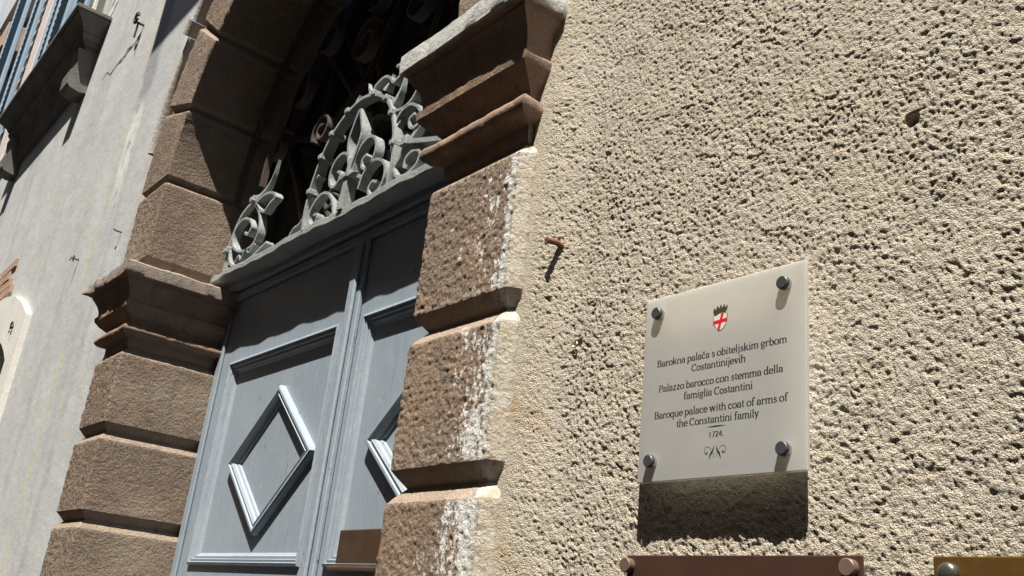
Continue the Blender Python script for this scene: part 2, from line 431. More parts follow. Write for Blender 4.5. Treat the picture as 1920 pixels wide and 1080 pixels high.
# ------------------------------------------------------------------ right wall
XR = -1.345                      # outer edge of the right jamb
FX0, FX1, FZ0, FZ1 = XR-.012, -.22, 1.55, 3.06
def stucco(x0, x1, z0, z1, s):
    nx, nz = int(round((x1-x0)/s))+1, int(round((z1-z0)/s))+1
    X, Z = np.meshgrid(np.linspace(x0, x1, nx), np.linspace(z0, z1, nz), indexing='ij')
    Pn = np.stack([X, np.zeros_like(X), Z], -1)
    warp = np.stack([vn(Pn, 40, 11), np.zeros_like(X), vn(Pn, 40, 12)], -1)*.004
    Q = Pn+warp
    def grains(U, V, cell, seed):
        u, v = U/cell, V/cell; iu, iv = np.floor(u).astype(np.int64), np.floor(v).astype(np.int64)
        best = np.full(U.shape, -1.0)
        def hs(i, j, k):
            n = (i*374761393+j*668265263+(k+seed)*1274126177) & 0xffffffff
            n = ((n ^ (n >> 13))*1274126177) & 0xffffffff
            return ((n ^ (n >> 16)) & 0xffff)/65535.0
        for di in (-1, 0, 1):
            for dj in (-1, 0, 1):
                a_, b_ = iu+di, iv+dj
                px, py = a_+.1+.8*hs(a_, b_, 1), b_+.1+.8*hs(a_, b_, 2)
                rr = .55+.45*hs(a_, b_, 3); top = .35+.65*hs(a_, b_, 4)
                d2 = ((u-px)**2+(v-py)**2)/rr**2
                best = np.maximum(best, np.where(d2 < 1, np.sqrt(np.clip(1-d2, 0, 1))*rr*1.3+top-1, -1.0))
        return best
    a = vn(Q, 1/.0125, 1); b = vn(Q, 1/.0060, 2); c = vn(Q, 1/.0036, 3); big = vn(Q, 1/.06, 4); mid = vn(Q, 1/.022, 6)
    g1 = grains(Q[..., 0]+.0012*vn(Q, 260, 31), Q[..., 2]+.0012*vn(Q, 260, 32), .0074, 5); g2 = grains(Q[..., 0]+.0008*c, Q[..., 2], .0048, 9)
    coarse = .75+.5*sstep(-.4, .5, vn(Q, 1/.11, 40))
    h = (.0015*g1+.0013*g2)*coarse+.0008*b+.0006*a+.0009*c+.0006*mid+.0012*big
    pits = np.clip(-(.75*vn(Q, 1/.014, 7)+.6*vn(Q, 1/.0066, 8))-.62, 0, 1)*.0035
    h = (h-pits)*.86+.0008
    e = sstep(XR+.005, XR+.055, X)
    h = h*(.30+.70*e)+.037*(1-sstep(XR, XR+.15, X))
    d = np.hypot(X+.5655+.002*vn(Q, 150, 9), (Z-2.330))
    h = np.where(d < .012, h-.030*(1-sstep(.007, .012, d)), h)
    hole = np.hypot((X+1.208)/1.0, Z-2.116); h -= .004*(1-sstep(.004, .010, hole))
    Pn[..., 1] = -h-.0005
    return grid_mesh('roughcast_face', Pn, True, True)
wall_r = thing('roughcast_wall', 'cream roughcast house wall to the right of the portal carrying the plaques', 'wall')
link('roughcast_face', stucco(FX0, FX1, FZ0, FZ1, .0018), wall_r, M_STUCCO)
OX1, OZ0, OZ1 = 1.1, .9, 4.1
for q in ((FX0, FX1, FZ1-.001, OZ1), (FX0, FX1, OZ0, FZ0+.001), (FX1-.001, OX1, OZ0, OZ1)):
    link('roughcast_face', stucco(*q, .0058), wall_r, M_STUCCO)
b = MB()
b.box(OX1-.002, 7, 0.0, .4, -.02, 13).box(FX0, OX1-.002, 0.0, .4, -.02, OZ0+.004).box(FX0, OX1-.002, 0.0, .4, OZ1-.004, 13)
b.box(FX0, OX1-.002, .055, .4, OZ0+.004, OZ1-.004)
b.build('wall_body', M_STUCCO_FAR, wall_r)

# ------------------------------------------------------------------ stone portal
XC, RIN, ROUT, ZS = -2.74, 1.06, 1.40, 3.29
YF, G, YB = -.070, .029, .36
def profile(step_f, step_b):
    """points (r, y) of a block's outline and of the same outline sunk in the joint"""
    A = [(ROUT, .03), (ROUT, -.046), (ROUT-.012, YF+.005), (ROUT-.018, YF), (RIN+.006, YF), (RIN, YF+.006), (RIN, YB)]
    B = [(ROUT-.010, .03), (ROUT-.010, -.025), (ROUT-.034, YF+G+.002), (ROUT-.038, YF+G), (RIN+G+.004, YF+G), (RIN+G, YF+G+.004), (RIN+G, YB)]
    st = [step_f]*5+[step_b]
    a, b_ = [], []; global CORNERS
    CORNERS = []
    for i in range(6):
        CORNERS.append(len(a))
        n = max(1, int(round(math.dist(A[i], A[i+1])/st[i])))
        for k in range(n):
            t = k/n; a.append(np.array(A[i])*(1-t)+np.array(A[i+1])*t); b_.append(np.array(B[i])*(1-t)+np.array(B[i+1])*t)
    a.append(np.array(A[-1])); b_.append(np.array(B[-1])); return np.array(a), np.array(b_)
def block(u0, u1, ch0, ch1, place, step_u, step_f, step_b, amp, seed):
    fine = max(.0088, step_f*2.1)
    A, B = profile(step_f, step_b)
    us, ts = [u0, u0+ch0*.33, u0+ch0*.66, u0+ch0], [0, .33, .66, .97]
    n = max(2, int(round((u1-ch1-u0-ch0)/step_u)))
    for k in range(1, n): us.append(u0+ch0+(u1-ch1-u0-ch0)*k/n); ts.append(1)
    us += [u1-ch1, u1-ch1*.66, u1-ch1*.33, u1]; ts += [.97, .66, .33, 0]
    P_ = np.zeros((len(us), len(A), 3))
    for i, (u, t) in enumerate(zip(us, ts)): P_[i] = place(A*t+B*(1-t), u)
    du = np.gradient(P_, axis=0); dv = np.gradient(P_, axis=1); N = np.cross(du, dv); N /= np.linalg.norm(N, axis=-1, keepdims=True)+1e-12
    n1 = vn(P_, 1/.024, seed); n2 = vn(P_, 1/fine, seed+1); n3 = vn(P_, 1/(fine*.62), seed+2); w = vn(P_, 1/.12, seed+3)
    face = np.array([sstep(.9, 1, t) for t in ts])[:, None]
    h = (amp*(.62*np.tanh(2*n2)+.6*n3+.2*n1)-amp*.35*np.clip(-n2-.35*n3-.5, 0, 1))*(.12+.88*face) + .0012*w + .0004*n1
    h = h*np.where(P_[..., 1] > YF+.004, .45, 1.0) if u0 > 1 else h
    h[0] = h[-1] = 0
    dist_edge = np.minimum(np.abs(np.array(us)-u0-ch0), np.abs(np.array(us)-u1+ch1))
    dr = np.where(np.array(ts) < .99, 1.0, np.clip(1-dist_edge/(.012 if u1 > 2 or u0 > .8 else .01), 0, 1))[:, None]*np.ones(P_.shape[1])
    return P_, N, h, dr
def make_block(name, *a, sign=1, mat=None, parent=None):
    P_, N, h, dr = block(*a)
    P_ = P_+N*h[..., None]*sign
    me = grid_mesh(name, P_, True, flip=(sign < 0))
    at = me.attributes.new('dressed', 'FLOAT', 'POINT'); at.data.foreach_set('value', dr.reshape(-1).astype(np.float32))
    sharpen(me, P_.shape[1], rows=(3, P_.shape[0]-4), cols=(CORNERS[2], CORNERS[3], CORNERS[5]))
    return link(name, me, parent, mat)
portal = thing('stone_portal', 'rusticated brown sandstone doorway with moulded imposts and a round arch', 'portal')
def jamb_place(side):
    def f(A, z): return np.stack([XC+side*A[:, 0], A[:, 1], np.full(len(A), z)], -1)
    return f
def arch_place(A, ang): return np.stack([XC+A[:, 0]*math.cos(ang), A[:, 1], ZS+A[:, 0]*math.sin(ang)], -1)
def zr(z): return z+max(0, (z-2.25))*.075          # right side measured slightly taller
rows = [(-.01, .53), (.53, .865), (.865, 1.20), (1.20, 1.535), (1.535, 1.872), (1.872, 2.207), (2.207, 2.548)]
for i, (a, b_) in enumerate(rows):
    near = b_ > 1.6
    make_block('stone_block', a, zr(b_) if b_ > 2.5 else b_, .034, .033, jamb_place(1), .0034 if near else .03, .0034 if near else .03, .03, .0019, 20+i*5, sign=-1, mat=M_STONE_R, parent=portal) if True else None
    make_block('stone_block', a, b_, .034, .033, jamb_place(-1), .0062 if near else .03, .0062 if near else .03, .0075 if near else .04, .0026, 60+i*5, sign=1, mat=M_STONE_L, parent=portal)
# imposts
def impost(side, zz, mat, seed, step):
    prof = [(-.029, 2.548), (-.024, 2.552), (-.020, 2.560), (-.018, 2.585), (-.008, 2.590), (.010, 2.593), (.020, 2.599), (.025, 2.608), (.0255, 2.616), (.022, 2.624), (.013, 2.631), (-.002, 2.634),
            (-.010, 2.638), (-.008, 2.655), (.006, 2.668), (.020, 2.678), (.034, 2.692), (.040, 2.697), (.0415, 2.715), (.036, 2.719), (.032, 2.725),
            (.034, 2.745), (.042, 2.768), (.058, 2.790), (.066, 2.800), (.066, 2.806), (.072, 2.809), (.080, 2.812), (.084, 2.816), (.086, 2.842), (.085, 2.862), (.078, 2.868), (.03, 2.871), (-.029, 2.874)]
    # refine
    pr = []
    for i in range(len(prof)-1):
        n = max(1, int(math.dist(prof[i], prof[i+1])/.012))
        for k in range(n): t = k/n; pr.append((prof[i][0]*(1-t)+prof[i+1][0]*t, prof[i][1]*(1-t)+prof[i+1][1]*t))
    pr.append(prof[-1])
    rowsP = []
    for p, z_ in pr:
        ro = ROUT-.012+p*(1 if side < 0 else .6)
        c = [(ro, .03), (ro, YF-p), (RIN-p, YF-p), (RIN-p, YB)]
        pts = []
        for i in range(3):
            L_ = [.1, .36, .4][i]; n = max(2, int(L_/step))
            for k in range(n): t = k/n; pts.append(np.array(c[i])*(1-t)+np.array(c[i+1])*t)
        pts.append(np.array(c[3])); pts = np.array(pts)
        rowsP.append(np.stack([XC+side*pts[:, 0], pts[:, 1], np.full(len(pts), zz(z_))], -1))
    P_ = np.array(rowsP)
    du = np.gradient(P_, axis=0); dv = np.gradient(P_, axis=1); N = np.cross(du, dv); N /= np.linalg.norm(N, axis=-1, keepdims=True)+1e-12
    N *= (-1 if side > 0 else 1)
    h = .0016*vn(P_, 1/.02, seed)+.003*vn(P_, 1/.09, seed+1)-.006*np.clip(vn(P_, 1/.035, seed+2)-.55, 0, 1)
    zrel = np.array([p[1] for p in pr])[:, None]
    outer = np.clip(1-np.abs(P_[..., 0]-(XC+side*(ROUT+.06)))/.16, 0, 1)
    h = h-(.05 if side < 0 else .012)*outer*(zrel > 2.81)*np.clip(vn(P_, 1/.03, seed+3)-.05, 0, 1)
    h -= (.010 if side < 0 else .004)*np.clip(vn(P_, 1/.02, seed+4)-.45, 0, 1)*(zrel > 2.82)
    P_ = P_+N*h[..., None]
    me = grid_mesh('impost', P_, True, flip=(side > 0))
    try: me.set_sharp_from_angle(angle=math.radians(34))
    except Exception: pass
    return link('impost', me, portal, mat)
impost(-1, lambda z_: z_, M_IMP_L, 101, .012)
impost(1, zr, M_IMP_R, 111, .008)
# straight block above each impost, then the voussoirs
make_block('stone_block', 2.874, 3.29, .06, .022, jamb_place(-1), .0062, .0062, .0075, .0026, 140, sign=1, mat=M_STONE_L, parent=portal)
make_block('stone_block', zr(2.874), 3.29, .05, .022, jamb_place(1), .008, .008, .02, .0022, 146, sign=-1, mat=M_STONE_L, parent=portal)
va = math.radians(18)
for k in range(10):
    a0, a1 = k*va, (k+1)*va
    far = k >= 7
    make_block('voussoir', a0, a1, .026/1.2, .022/1.2, arch_place, .008 if far else .02, .008 if far else .02, .012 if far else .03, .0022, 150+k*5, sign=-1, mat=M_STONE_L, parent=portal)

# ------------------------------------------------------------------ plaster wall left of and above the portal
wall_l = thing('plaster_wall', 'grey lime plaster house wall left of the portal with vertical stains', 'wall')
def wall_with_holes():
    b = MB()
    XL = XC-ROUT+.012
    # openings: upper window and lower arched window
    ux0, ux1, uz0, uz1 = -15.0, -6.87, 4.75, 9.6
    lx0, lx1, lz0, lz1 = -8.15, -6.30, .9, 3.15
    cols = [(-26, ux0), (ux0, lx0), (lx0, ux1), (ux1, lx1), (lx1, XL)]
    for a, c in cols:
        segs = [(-.02, 13)]
        def cut(segs, z0, z1):
            out = []
            for s0, s1 in segs:
                if s0 < z0: out.append((s0, min(s1, z0)))
                if s1 > z1: out.append((max(s0, z1), s1))
            return out
        if a >= lx0 and c <= lx1: segs = cut(segs, lz0, lz1)
        if a >= ux0 and c <= ux1: segs = cut(segs, 5.46 if a >= lx0 else uz0, uz1)
        for s0, s1 in segs: b.box(a, c, 0, .4, s0, s1)
    b.box(-9.625, lx0-.0005, 0, .4, 4.752, 5.46)
    b.build('wall_body', M_PLASTER, wall_l)
    # spandrel above the arch
    n = 40; R = ROUT-.012; v, f = [], []
    for i in range(n+1):
        a = math.pi*i/n; cx, sz = math.cos(a), math.sin(a)
        v += [(XC+R*cx, 0, ZS+R*sz), (XC+R*cx, 0, 13)]
    for i in range(n): f.append((2*i, 2*i+1, 2*i+3, 2*i+2))
    link('spandrel', quick_mesh('spandrel', v, f), wall_l, M_PLASTER)
wall_with_holes()
# loose plaster lip beside the carved hood
# ------------------------------------------------------------------ dark hall behind the fanlight
hall = thing('entrance_hall', 'unlit entrance hall seen through the fanlight grille', None); hall['kind'] = 'structure'
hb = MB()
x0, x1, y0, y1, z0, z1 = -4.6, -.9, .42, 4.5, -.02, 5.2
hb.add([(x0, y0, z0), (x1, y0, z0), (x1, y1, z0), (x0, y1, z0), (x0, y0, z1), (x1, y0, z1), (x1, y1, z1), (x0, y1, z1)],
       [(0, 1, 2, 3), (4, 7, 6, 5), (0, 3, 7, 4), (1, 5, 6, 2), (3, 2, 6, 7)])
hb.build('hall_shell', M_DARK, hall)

# ------------------------------------------------------------------ double door
door = thing('double_door', 'tall blue grey panelled double door with raised diamond mouldings', 'door')
Y0 = .328
def frame_sweep(poly, prof, name, mat, parent):
    """mitred moulding round a closed polygon in x-z; prof = (inward offset, y)"""
    n = len(poly); P2 = [np.array(p, float) for p in poly]; rings = []
    ctr = sum(P2)/n
    for d, yy in prof:
        ring = []
        for i in range(n):
            p, a, c = P2[i], P2[i-1], P2[(i+1) % n]
            def inn(u, v):
                e = (v-u)/np.linalg.norm(v-u); nn = np.array([-e[1], e[0]])
                if np.dot(ctr-u, nn) < 0: nn = -nn
                return nn
            n1, n2 = inn(a, p), inn(p, c)
            m_ = (n1+n2)/(1+np.dot(n1, n2)); q = p+m_*d; ring.append((q[0], yy, q[1]))
        rings.append(ring)
    b = MB(); v = [p for r in rings for p in r]; f = []
    for k in range(len(prof)-1):
        for i in range(n): f.append((k*n+i, k*n+(i+1) % n, (k+1)*n+(i+1) % n, (k+1)*n+i))
    b.add(v, f); return b.build(name, mat, parent)
MOULD = [(0, Y0+.002), (.001, Y0-.010), (.010, Y0-.013), (.013, Y0-.004), (.021, Y0-.006), (.024, Y0+.004), (.033, Y0+.003), (.036, Y0+.012), (.046, Y0+.019)]
DIA = [(0, Y0+.021), (.001, Y0-.001), (.007, Y0-.006), (.015, Y0-.006), (.018, Y0+.001), (.025, Y0+.001), (.028, Y0-.004), (.038, Y0+.002), (.041, Y0+.008), (.050, Y0+.012), (.052, Y0+.021)]
def leaf(name, x0, x1, px0, px1, dcx):
    g = bpy.data.objects.new(name, None); C.objects.link(g); g.parent = door
    z0, z1 = .02, 2.90
    pans = [(.25, .95), (1.02, 1.70), (1.755, 2.552)]
    b = MB(); b.box(x0, px0, Y0, Y0+.05, z0, z1); b.box(px1, x1, Y0, Y0+.05, z0, z1)
    zz = z0
    for a, c in pans: b.box(px0, px1, Y0, Y0+.05, zz, a); zz = c
    b.box(px0, px1, Y0, Y0+.05, zz, z1); b.build('leaf_frame', M_DOOR, g)
    for a, c in pans:
        MB().box(px0-.005, px1+.005, Y0+.019, Y0+.04, a-.005, c+.005).build('door_panel', M_DOOR, g)
        frame_sweep([(px0, a), (px1, a), (px1, c), (px0, c)], MOULD, 'panel_moulding', M_DOOR_MOULD, g)
    for (cz, hh) in ((2.125, .268), (.60, .25)):
        frame_sweep([(dcx, cz+hh), (dcx+.338, cz), (dcx+.0, cz-hh), (dcx-.338, cz)], DIA, 'diamond_moulding', M_DOOR_MOULD, g)
    return g
lf = leaf('door_leaf', -3.80, -2.687, -3.660, -2.768, -3.156)
rt = leaf('door_leaf', -2.683, -1.66, -2.612, -1.75, -2.156)
b = MB().box(-3.80, -3.755, Y0-.012, Y0-.0005, .02, 2.9, .004).build('edge_bead', M_DOOR, door)
b = MB().box(-2.724, -2.646, Y0-.018, Y0-.001, .02, 2.84, .004).box(-2.706, -2.664, Y0-.034, Y0-.019, .02, 2.82, .006)
b.build('astragal', M_DOOR_MOULD, door)
b = MB().box(-3.80, -1.66, Y0-.018, Y0-.001, 2.832, 2.868, .005).box(-3.80, -1.66, Y0-.034, Y0-.001, 2.872, 2.93, .004)
b.build('head_rail', M_DOOR, door)
lp = MB().box(-2.535, -2.20, Y0-.010, Y0-.0008, 1.758, 1.862, .003).build('letter_plate', M_LETTER, door)
MB().box(-2.560, -2.20, Y0-.024, Y0-.0109, 1.744, 1.7575, .003).build('flap_lip', M_LETTER, lp)
lp['label'] = 'dark brown metal letter plate'

# ------------------------------------------------------------------ fanlight frame behind, then the wrought grille
fan = thing('fanlight_window', 'dark radiating glazing frame in shadow behind the wrought iron grille', 'window')
GX = -2.70
def bar(b, p, q, y0, y1, t): b.ribbon([p, q], y0, y1, t)
def mir(pts): return [(2*GX-px, pz) for px, pz in pts]
nodes = dict(A=(-3.375, 3.524), B=(-3.75, 3.66), Cn=(-3.379, 4.10), D=(-3.052, 3.682), E=(-3.525, 3.348), F=(-3.389, 3.14), T=(-2.70, 4.25), K=(-2.70, 3.50))
for a, c in (('A', 'B'), ('A', 'Cn'), ('Cn', 'D'), ('B', 'E'), ('E', 'F'), ('B', 'Cn'), ('D', 'T'), ('A', 'D')):
    for s in (0, 1):
        seg = [nodes[a], nodes[c]]
        if s: seg = mir(seg)
        MB().ribbon(seg, .382, .410, .024).build('glazing_bar', M_WOOD_DARK, fan)
arc = [(XC+1.03*math.cos(t), ZS+1.03*math.sin(t)) for t in np.linspace(0, math.pi, 40)]
MB().ribbon([(XC+1.03, 2.93)]+arc+[(XC-1.03, 2.93)], .375, .415, .06).build('arched_frame', M_WOOD_DARK, fan)
gs = quick_mesh('glass_pane', [(-3.8, .4125, 2.93), (-1.68, .4125, 2.93), (-1.68, .4125, 4.36), (-3.8, .4125, 4.36)], [(0, 1, 2, 3)])
GM = Mat('dusty_glass', .08, .5).color((.02, .022, .022)); 
gp = link('glass_pane', gs, fan, GM.m)

gr = thing('fanlight_grille', 'wrought iron scroll grille in grey paint standing on the door transom', 'grille')
YG0, YG1, TH = .222, .255, .0095
def rib(name, pts, t=TH, y0=YG0, y1=YG1, n=7, taper=None, mat=None, both=True, parent=None):
    for s in ((0, 1) if both else (0,)):
        p = mir(pts) if s else pts
        MB().ribbon(smooth_path(p, n), y0, y1, t, taper).build(name, mat or M_IRON, gr, smooth=True)
tb = MB()
nseg = 60; vv = []; ff = []
for i in range(nseg+1):
    xx = -3.81+i*(2.16/nseg); sag = .004*math.sin(i*.35)+.0025*math.sin(i*1.7+1)
    zt = 2.928-.008*(i/nseg)+sag*.6; zb = 2.899-.012*(i/nseg)+sag
    yf = .214+.002*math.sin(i*.9)
    vv += [(xx, yf+.003, zt), (xx, yf, zt-.004), (xx, yf, zb+.004), (xx, yf+.004, zb), (xx, .290, zb+.004), (xx, .290, zt)]
for i in range(nseg):
    for j in range(6): ff.append((i*6+j, i*6+(j+1) % 6, i*6+6+(j+1) % 6, i*6+6+j))
ff += [tuple(range(6)), tuple(range(nseg*6, nseg*6+6))]
tb.add(vv, ff); tb.build('transom_bar', M_IRON, gr)
# hoop
hoop = [(-2.985, 2.92), (-2.994, 3.00), (-2.980, 3.10), (-2.944, 3.198), (-2.888, 3.277), (-2.80, 3.334), (-2.70, 3.356)]
rib('hoop', hoop+[(2*GX-a, c) for a, c in hoop[-2::-1]], t=.0115, y0=.214, y1=.254, both=False)
# spear: stem with a folded lozenge blade
stem = lambda u: 1-.35*u
MB().ribbon(smooth_path([(-2.71, 2.92), (-2.705, 3.0), (-2.70, 3.12)], 6), .208, .255, .036, lambda u: 1-.45*u).build('spear_stem', M_IRON, gr)
for s in (-1, 1):
    MB().ribbon(smooth_path([(GX+s*.004, 3.08), (GX+s*.030, 3.145), (GX+s*.044, 3.205), (GX+s*.026, 3.26), (GX+s*.002, 3.315)], 7), .216, .262, .010).build('spear_blade', M_IRON, gr, smooth=True)
# petals, lower scrolls
rib('scroll', [(-2.712, 3.07), (-2.722, 3.115), (-2.750, 3.155), (-2.795, 3.170), (-2.838, 3.150), (-2.856, 3.105), (-2.842, 3.062), (-2.808, 3.044), (-2.778, 3.060), (-2.776, 3.090), (-2.800, 3.100)], t=.0100)
rib('scroll', [(-2.772, 2.922), (-2.80, 2.985), (-2.845, 3.030), (-2.90, 3.042), (-2.953, 3.012), (-2.968, 2.96), (-2.935, 2.926), (-2.903, 2.935), (-2.90, 2.962), (-2.93, 2.97)], t=.0100, both=False)
rib('scroll', [(-2.622, 2.975), (-2.603, 3.025), (-2.560, 3.056), (-2.505, 3.048), (-2.462, 3.01), (-2.457, 2.96), (-2.485, 2.925), (-2.528, 2.922), (-2.548, 2.95), (-2.53, 2.973), (-2.495, 2.962)], t=.0100, both=False)
def ribs(name, pts, **k):
    rib(name, mir(pts), both=False, **{q: w for q, w in k.items() if q != 'both'})
    if not k.get('both', True): return
    k.pop('both', None); rib(name, pts, both=False, y0=.345, y1=.372, mat=M_IRON_SHADED, **k)  # left copy set back, its shade painted by the darker iron
# outer scrolls beside the hoop
ribs('scroll', [(-2.965, 3.05), (-2.962, 3.15), (-2.985, 3.190), (-3.035, 3.200), (-3.085, 3.175), (-3.118, 3.130), (-3.104, 3.098), (-3.062, 3.105), (-3.050, 3.140), (-3.078, 3.150)], t=.010)
ribs('scroll', [(-3.00, 2.975), (-3.02, 2.945), (-3.060, 2.930), (-3.100, 2.932), (-3.138, 2.950), (-3.146, 2.985), (-3.110, 3.005), (-3.070, 2.995), (-3.062, 2.965), (-3.086, 2.955)], t=.010)
ribs('spike_leaf', [(-2.985, 2.985), (-3.03, 3.02), (-3.08, 3.065), (-3.13, 3.115), (-3.158, 3.195)], t=.022, taper=lambda u: max(.06, 1-abs(u-.35)*1.45))
ribs('scroll', [(-2.885, 3.28), (-2.925, 3.225), (-2.985, 3.205), (-3.035, 3.212), (-3.07, 3.245), (-3.078, 3.285), (-3.055, 3.31)], t=.010)
ribs('spike_leaf', [(-2.905, 3.245), (-2.935, 3.27), (-2.952, 3.31), (-2.955, 3.36)], t=.026, taper=lambda u: max(.06, 1-u))
ribs('scroll', [(-2.76, 3.36), (-2.78, 3.385), (-2.83, 3.395), (-2.872, 3.375), (-2.90, 3.345), (-2.945, 3.36), (-2.94, 3.40), (-2.905, 3.405)], t=.010)
ribs('spike_leaf', [(-2.74, 3.355), (-2.735, 3.38), (-2.715, 3.40), (-2.70, 3.43)], t=.02, taper=lambda u: max(.06, 1-u))
ribs('spike_leaf', [(-2.845, 3.335), (-2.862, 3.36), (-2.87, 3.395)], t=.024, taper=lambda u: max(.06, 1-u))
rib('scroll', [(-3.00, 2.995), (-3.035, 2.965), (-3.078, 2.958), (-3.105, 2.930), (-3.078, 2.905), (-3.045, 2.925)], t=.0085, both=False)
rib('spike_leaf', [(-2.985, 3.06), (-3.000, 3.03), (-3.012, 2.97), (-3.016, 2.925)], t=.020, taper=lambda u: max(.15, 1-.5*u), both=False)
for s_ in (-1, 1):
    rib('leaf_tip', [(GX+s_*.255, 3.13), (GX+s_*.275, 3.155), (GX+s_*.283, 3.185)], t=.016, taper=lambda u: max(.06, 1-u), both=False)
    rib('leaf_tip', [(GX+s_*.05, 3.352), (GX+s_*.062, 3.378), (GX+s_*.055, 3.405)], t=.018, taper=lambda u: max(.06, 1-u), both=False)
    rib('leaf_tip', [(GX+s_*.015, 3.045), (GX+s_*.045, 3.050), (GX+s_*.075, 3.038)], t=.014, y0=.206, y1=.235, taper=lambda u: max(.06, 1-u), both=False)
for cx, cz in ((-2.982, 3.075), (-2.94, 3.205), (-2.885, 3.283), (-2.79, 3.342)):
    for s in (0, 1):
        px = 2*GX-cx if s else cx
        MB().box(px-.012, px+.012, .206, .268, cz-.011, cz+.011, .003).build('clamp', M_IRON, gr)
MB().box(-2.735, -2.675, .206, .268, 3.040, 3.062, .004).build('clamp', M_IRON, gr)
# stay bar from the right scroll to the jamb, side ornaments
MB().ribbon([(-2.345, 3.052), (-2.09, 2.972)], .215, .262, .016).build('stay_bar', M_IRON, gr)
MB().box(-2.360, -2.326, .208, .268, 3.035, 3.072, .004).build('clamp', M_IRON, gr)
sideA = [[(-3.705, 2.925), (-3.708, 3.02), (-3.700, 3.08), (-3.675, 3.14), (-3.635, 3.188), (-3.565, 3.215), (-3.52, 3.235)]]
rib('upright', sideA[0], t=.020, taper=lambda u: 1-.45*u)
rib('scroll', [(-3.53, 3.205), (-3.475, 3.160), (-3.430, 3.100), (-3.418, 3.035), (-3.455, 2.990), (-3.535, 2.985), (-3.615, 3.010), (-3.672, 3.055), (-3.672, 3.118), (-3.615, 3.150), (-3.540, 3.130), (-3.498, 3.085), (-3.525, 3.058), (-3.560, 3.075)], t=.0100)
rib('scroll', [(-3.690, 3.03), (-3.668, 2.975), (-3.610, 2.938), (-3.52, 2.925), (-3.42, 2.935), (-3.31, 2.965)], t=.0100)
rib('scroll', [(-3.60, 2.95), (-3.57, 2.975), (-3.545, 2.95), (-3.51, 2.985), (-3.47, 2.962), (-3.43, 2.99)], t=.007)
rib('spike_leaf', [(-3.52, 3.215), (-3.45, 3.235), (-3.405, 3.280), (-3.385, 3.36)], t=.020, taper=lambda u: max(.06, 1-u*.95))
rib('buckle', [(-3.515, 3.195), (-3.43, 3.210), (-3.355, 3.195), (-3.315, 3.165), (-3.36, 3.150), (-3.40, 3.125), (-3.455, 3.150), (-3.505, 3.190)], t=.011, n=3)
for px, pz in ((-3.705, 3.03), (-3.53, 3.215)):
    for s in (0, 1):
        q = 2*GX-px if s else px
        MB().box(q-.020, q+.020, .208, .270, pz-.014, pz+.014, .004).build('clamp', M_IRON, gr)
# upper work, in the shade of the arch
def curl(cx, cz, r, a0, turns, sgn=1, n=26):
    return [(cx+r*(1-.75*i/n)*math.cos(a0+sgn*2*math.pi*turns*i/n), cz+r*(1-.75*i/n)*math.sin(a0+sgn*2*math.pi*turns*i/n)) for i in range(n+1)]
def scroll_up(pts): rib('scroll', pts, t=.010, n=1, mat=M_IRON_SHADED, y0=.27, y1=.31)
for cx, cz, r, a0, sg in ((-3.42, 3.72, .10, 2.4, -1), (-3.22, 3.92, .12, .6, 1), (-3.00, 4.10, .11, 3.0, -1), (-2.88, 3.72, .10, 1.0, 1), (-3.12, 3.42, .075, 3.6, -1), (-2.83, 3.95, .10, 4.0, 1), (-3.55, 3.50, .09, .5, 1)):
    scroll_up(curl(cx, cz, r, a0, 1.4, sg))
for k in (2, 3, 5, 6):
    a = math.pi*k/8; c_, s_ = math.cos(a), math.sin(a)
    MB().ribbon([(GX+.36*c_, 3.33+.20*s_), (XC+1.0*c_, ZS+1.0*s_)], .350, .370, .010).build('spoke', M_IRON_SHADED, gr)
MB().ribbon([(XC+.80*math.cos(t), ZS+.80*math.sin(t)) for t in np.linspace(.0, math.pi, 40)], .235, .262, .012).build('outer_hoop', M_IRON_SHADED, gr, smooth=True)
MB().ribbon([(XC+1.045*math.cos(t), ZS+1.045*math.sin(t)) for t in np.linspace(.0, math.pi, 48)], .235, .262, .014).build('rim', M_IRON_SHADED, gr, smooth=True)

# ------------------------------------------------------------------ plaque with lettering
plq = thing('acrylic_plaque', 'square frosted acrylic plaque about the baroque palace with red cross crest', 'sign')
PX0, PX1, PZ0, PZ1, PY = -1.0155, -.7145, 1.8495, 2.1475, -.0345
pmb = MB()
fx = [(PX0+.0012, PZ0+.0012), (PX1-.0012, PZ0+.0012), (PX1-.0012, PZ1-.0012), (PX0+.0012, PZ1-.0012)]
ex = [(PX0, PZ0), (PX1, PZ0), (PX1, PZ1), (PX0, PZ1)]
pmb.add([(a, PY, c) for a, c in fx]+[(a, PY+.0008, c) for a, c in ex]+[(a, PY+.006, c) for a, c in ex],
        [(0, 1, 2, 3)]+[(i, 4+i, 4+(i+1) % 4, (i+1) % 4) for i in range(4)]+[(4+i, 8+i, 8+(i+1) % 4, 4+(i+1) % 4) for i in range(4)])
pmb.build('panel', M_ACRYLIC, plq)
YI = PY-.0003
def flat(name, polys, mat, parent=plq, yy=YI):
    v, f = [], []
    for i, poly in enumerate(polys):
        k = len(v); v += [(px, yy-.00002*(i % 5), pz) for px, pz in poly]; f.append(tuple(range(k, k+len(poly))))
    return link(name, quick_mesh(name, v, f), parent, mat)
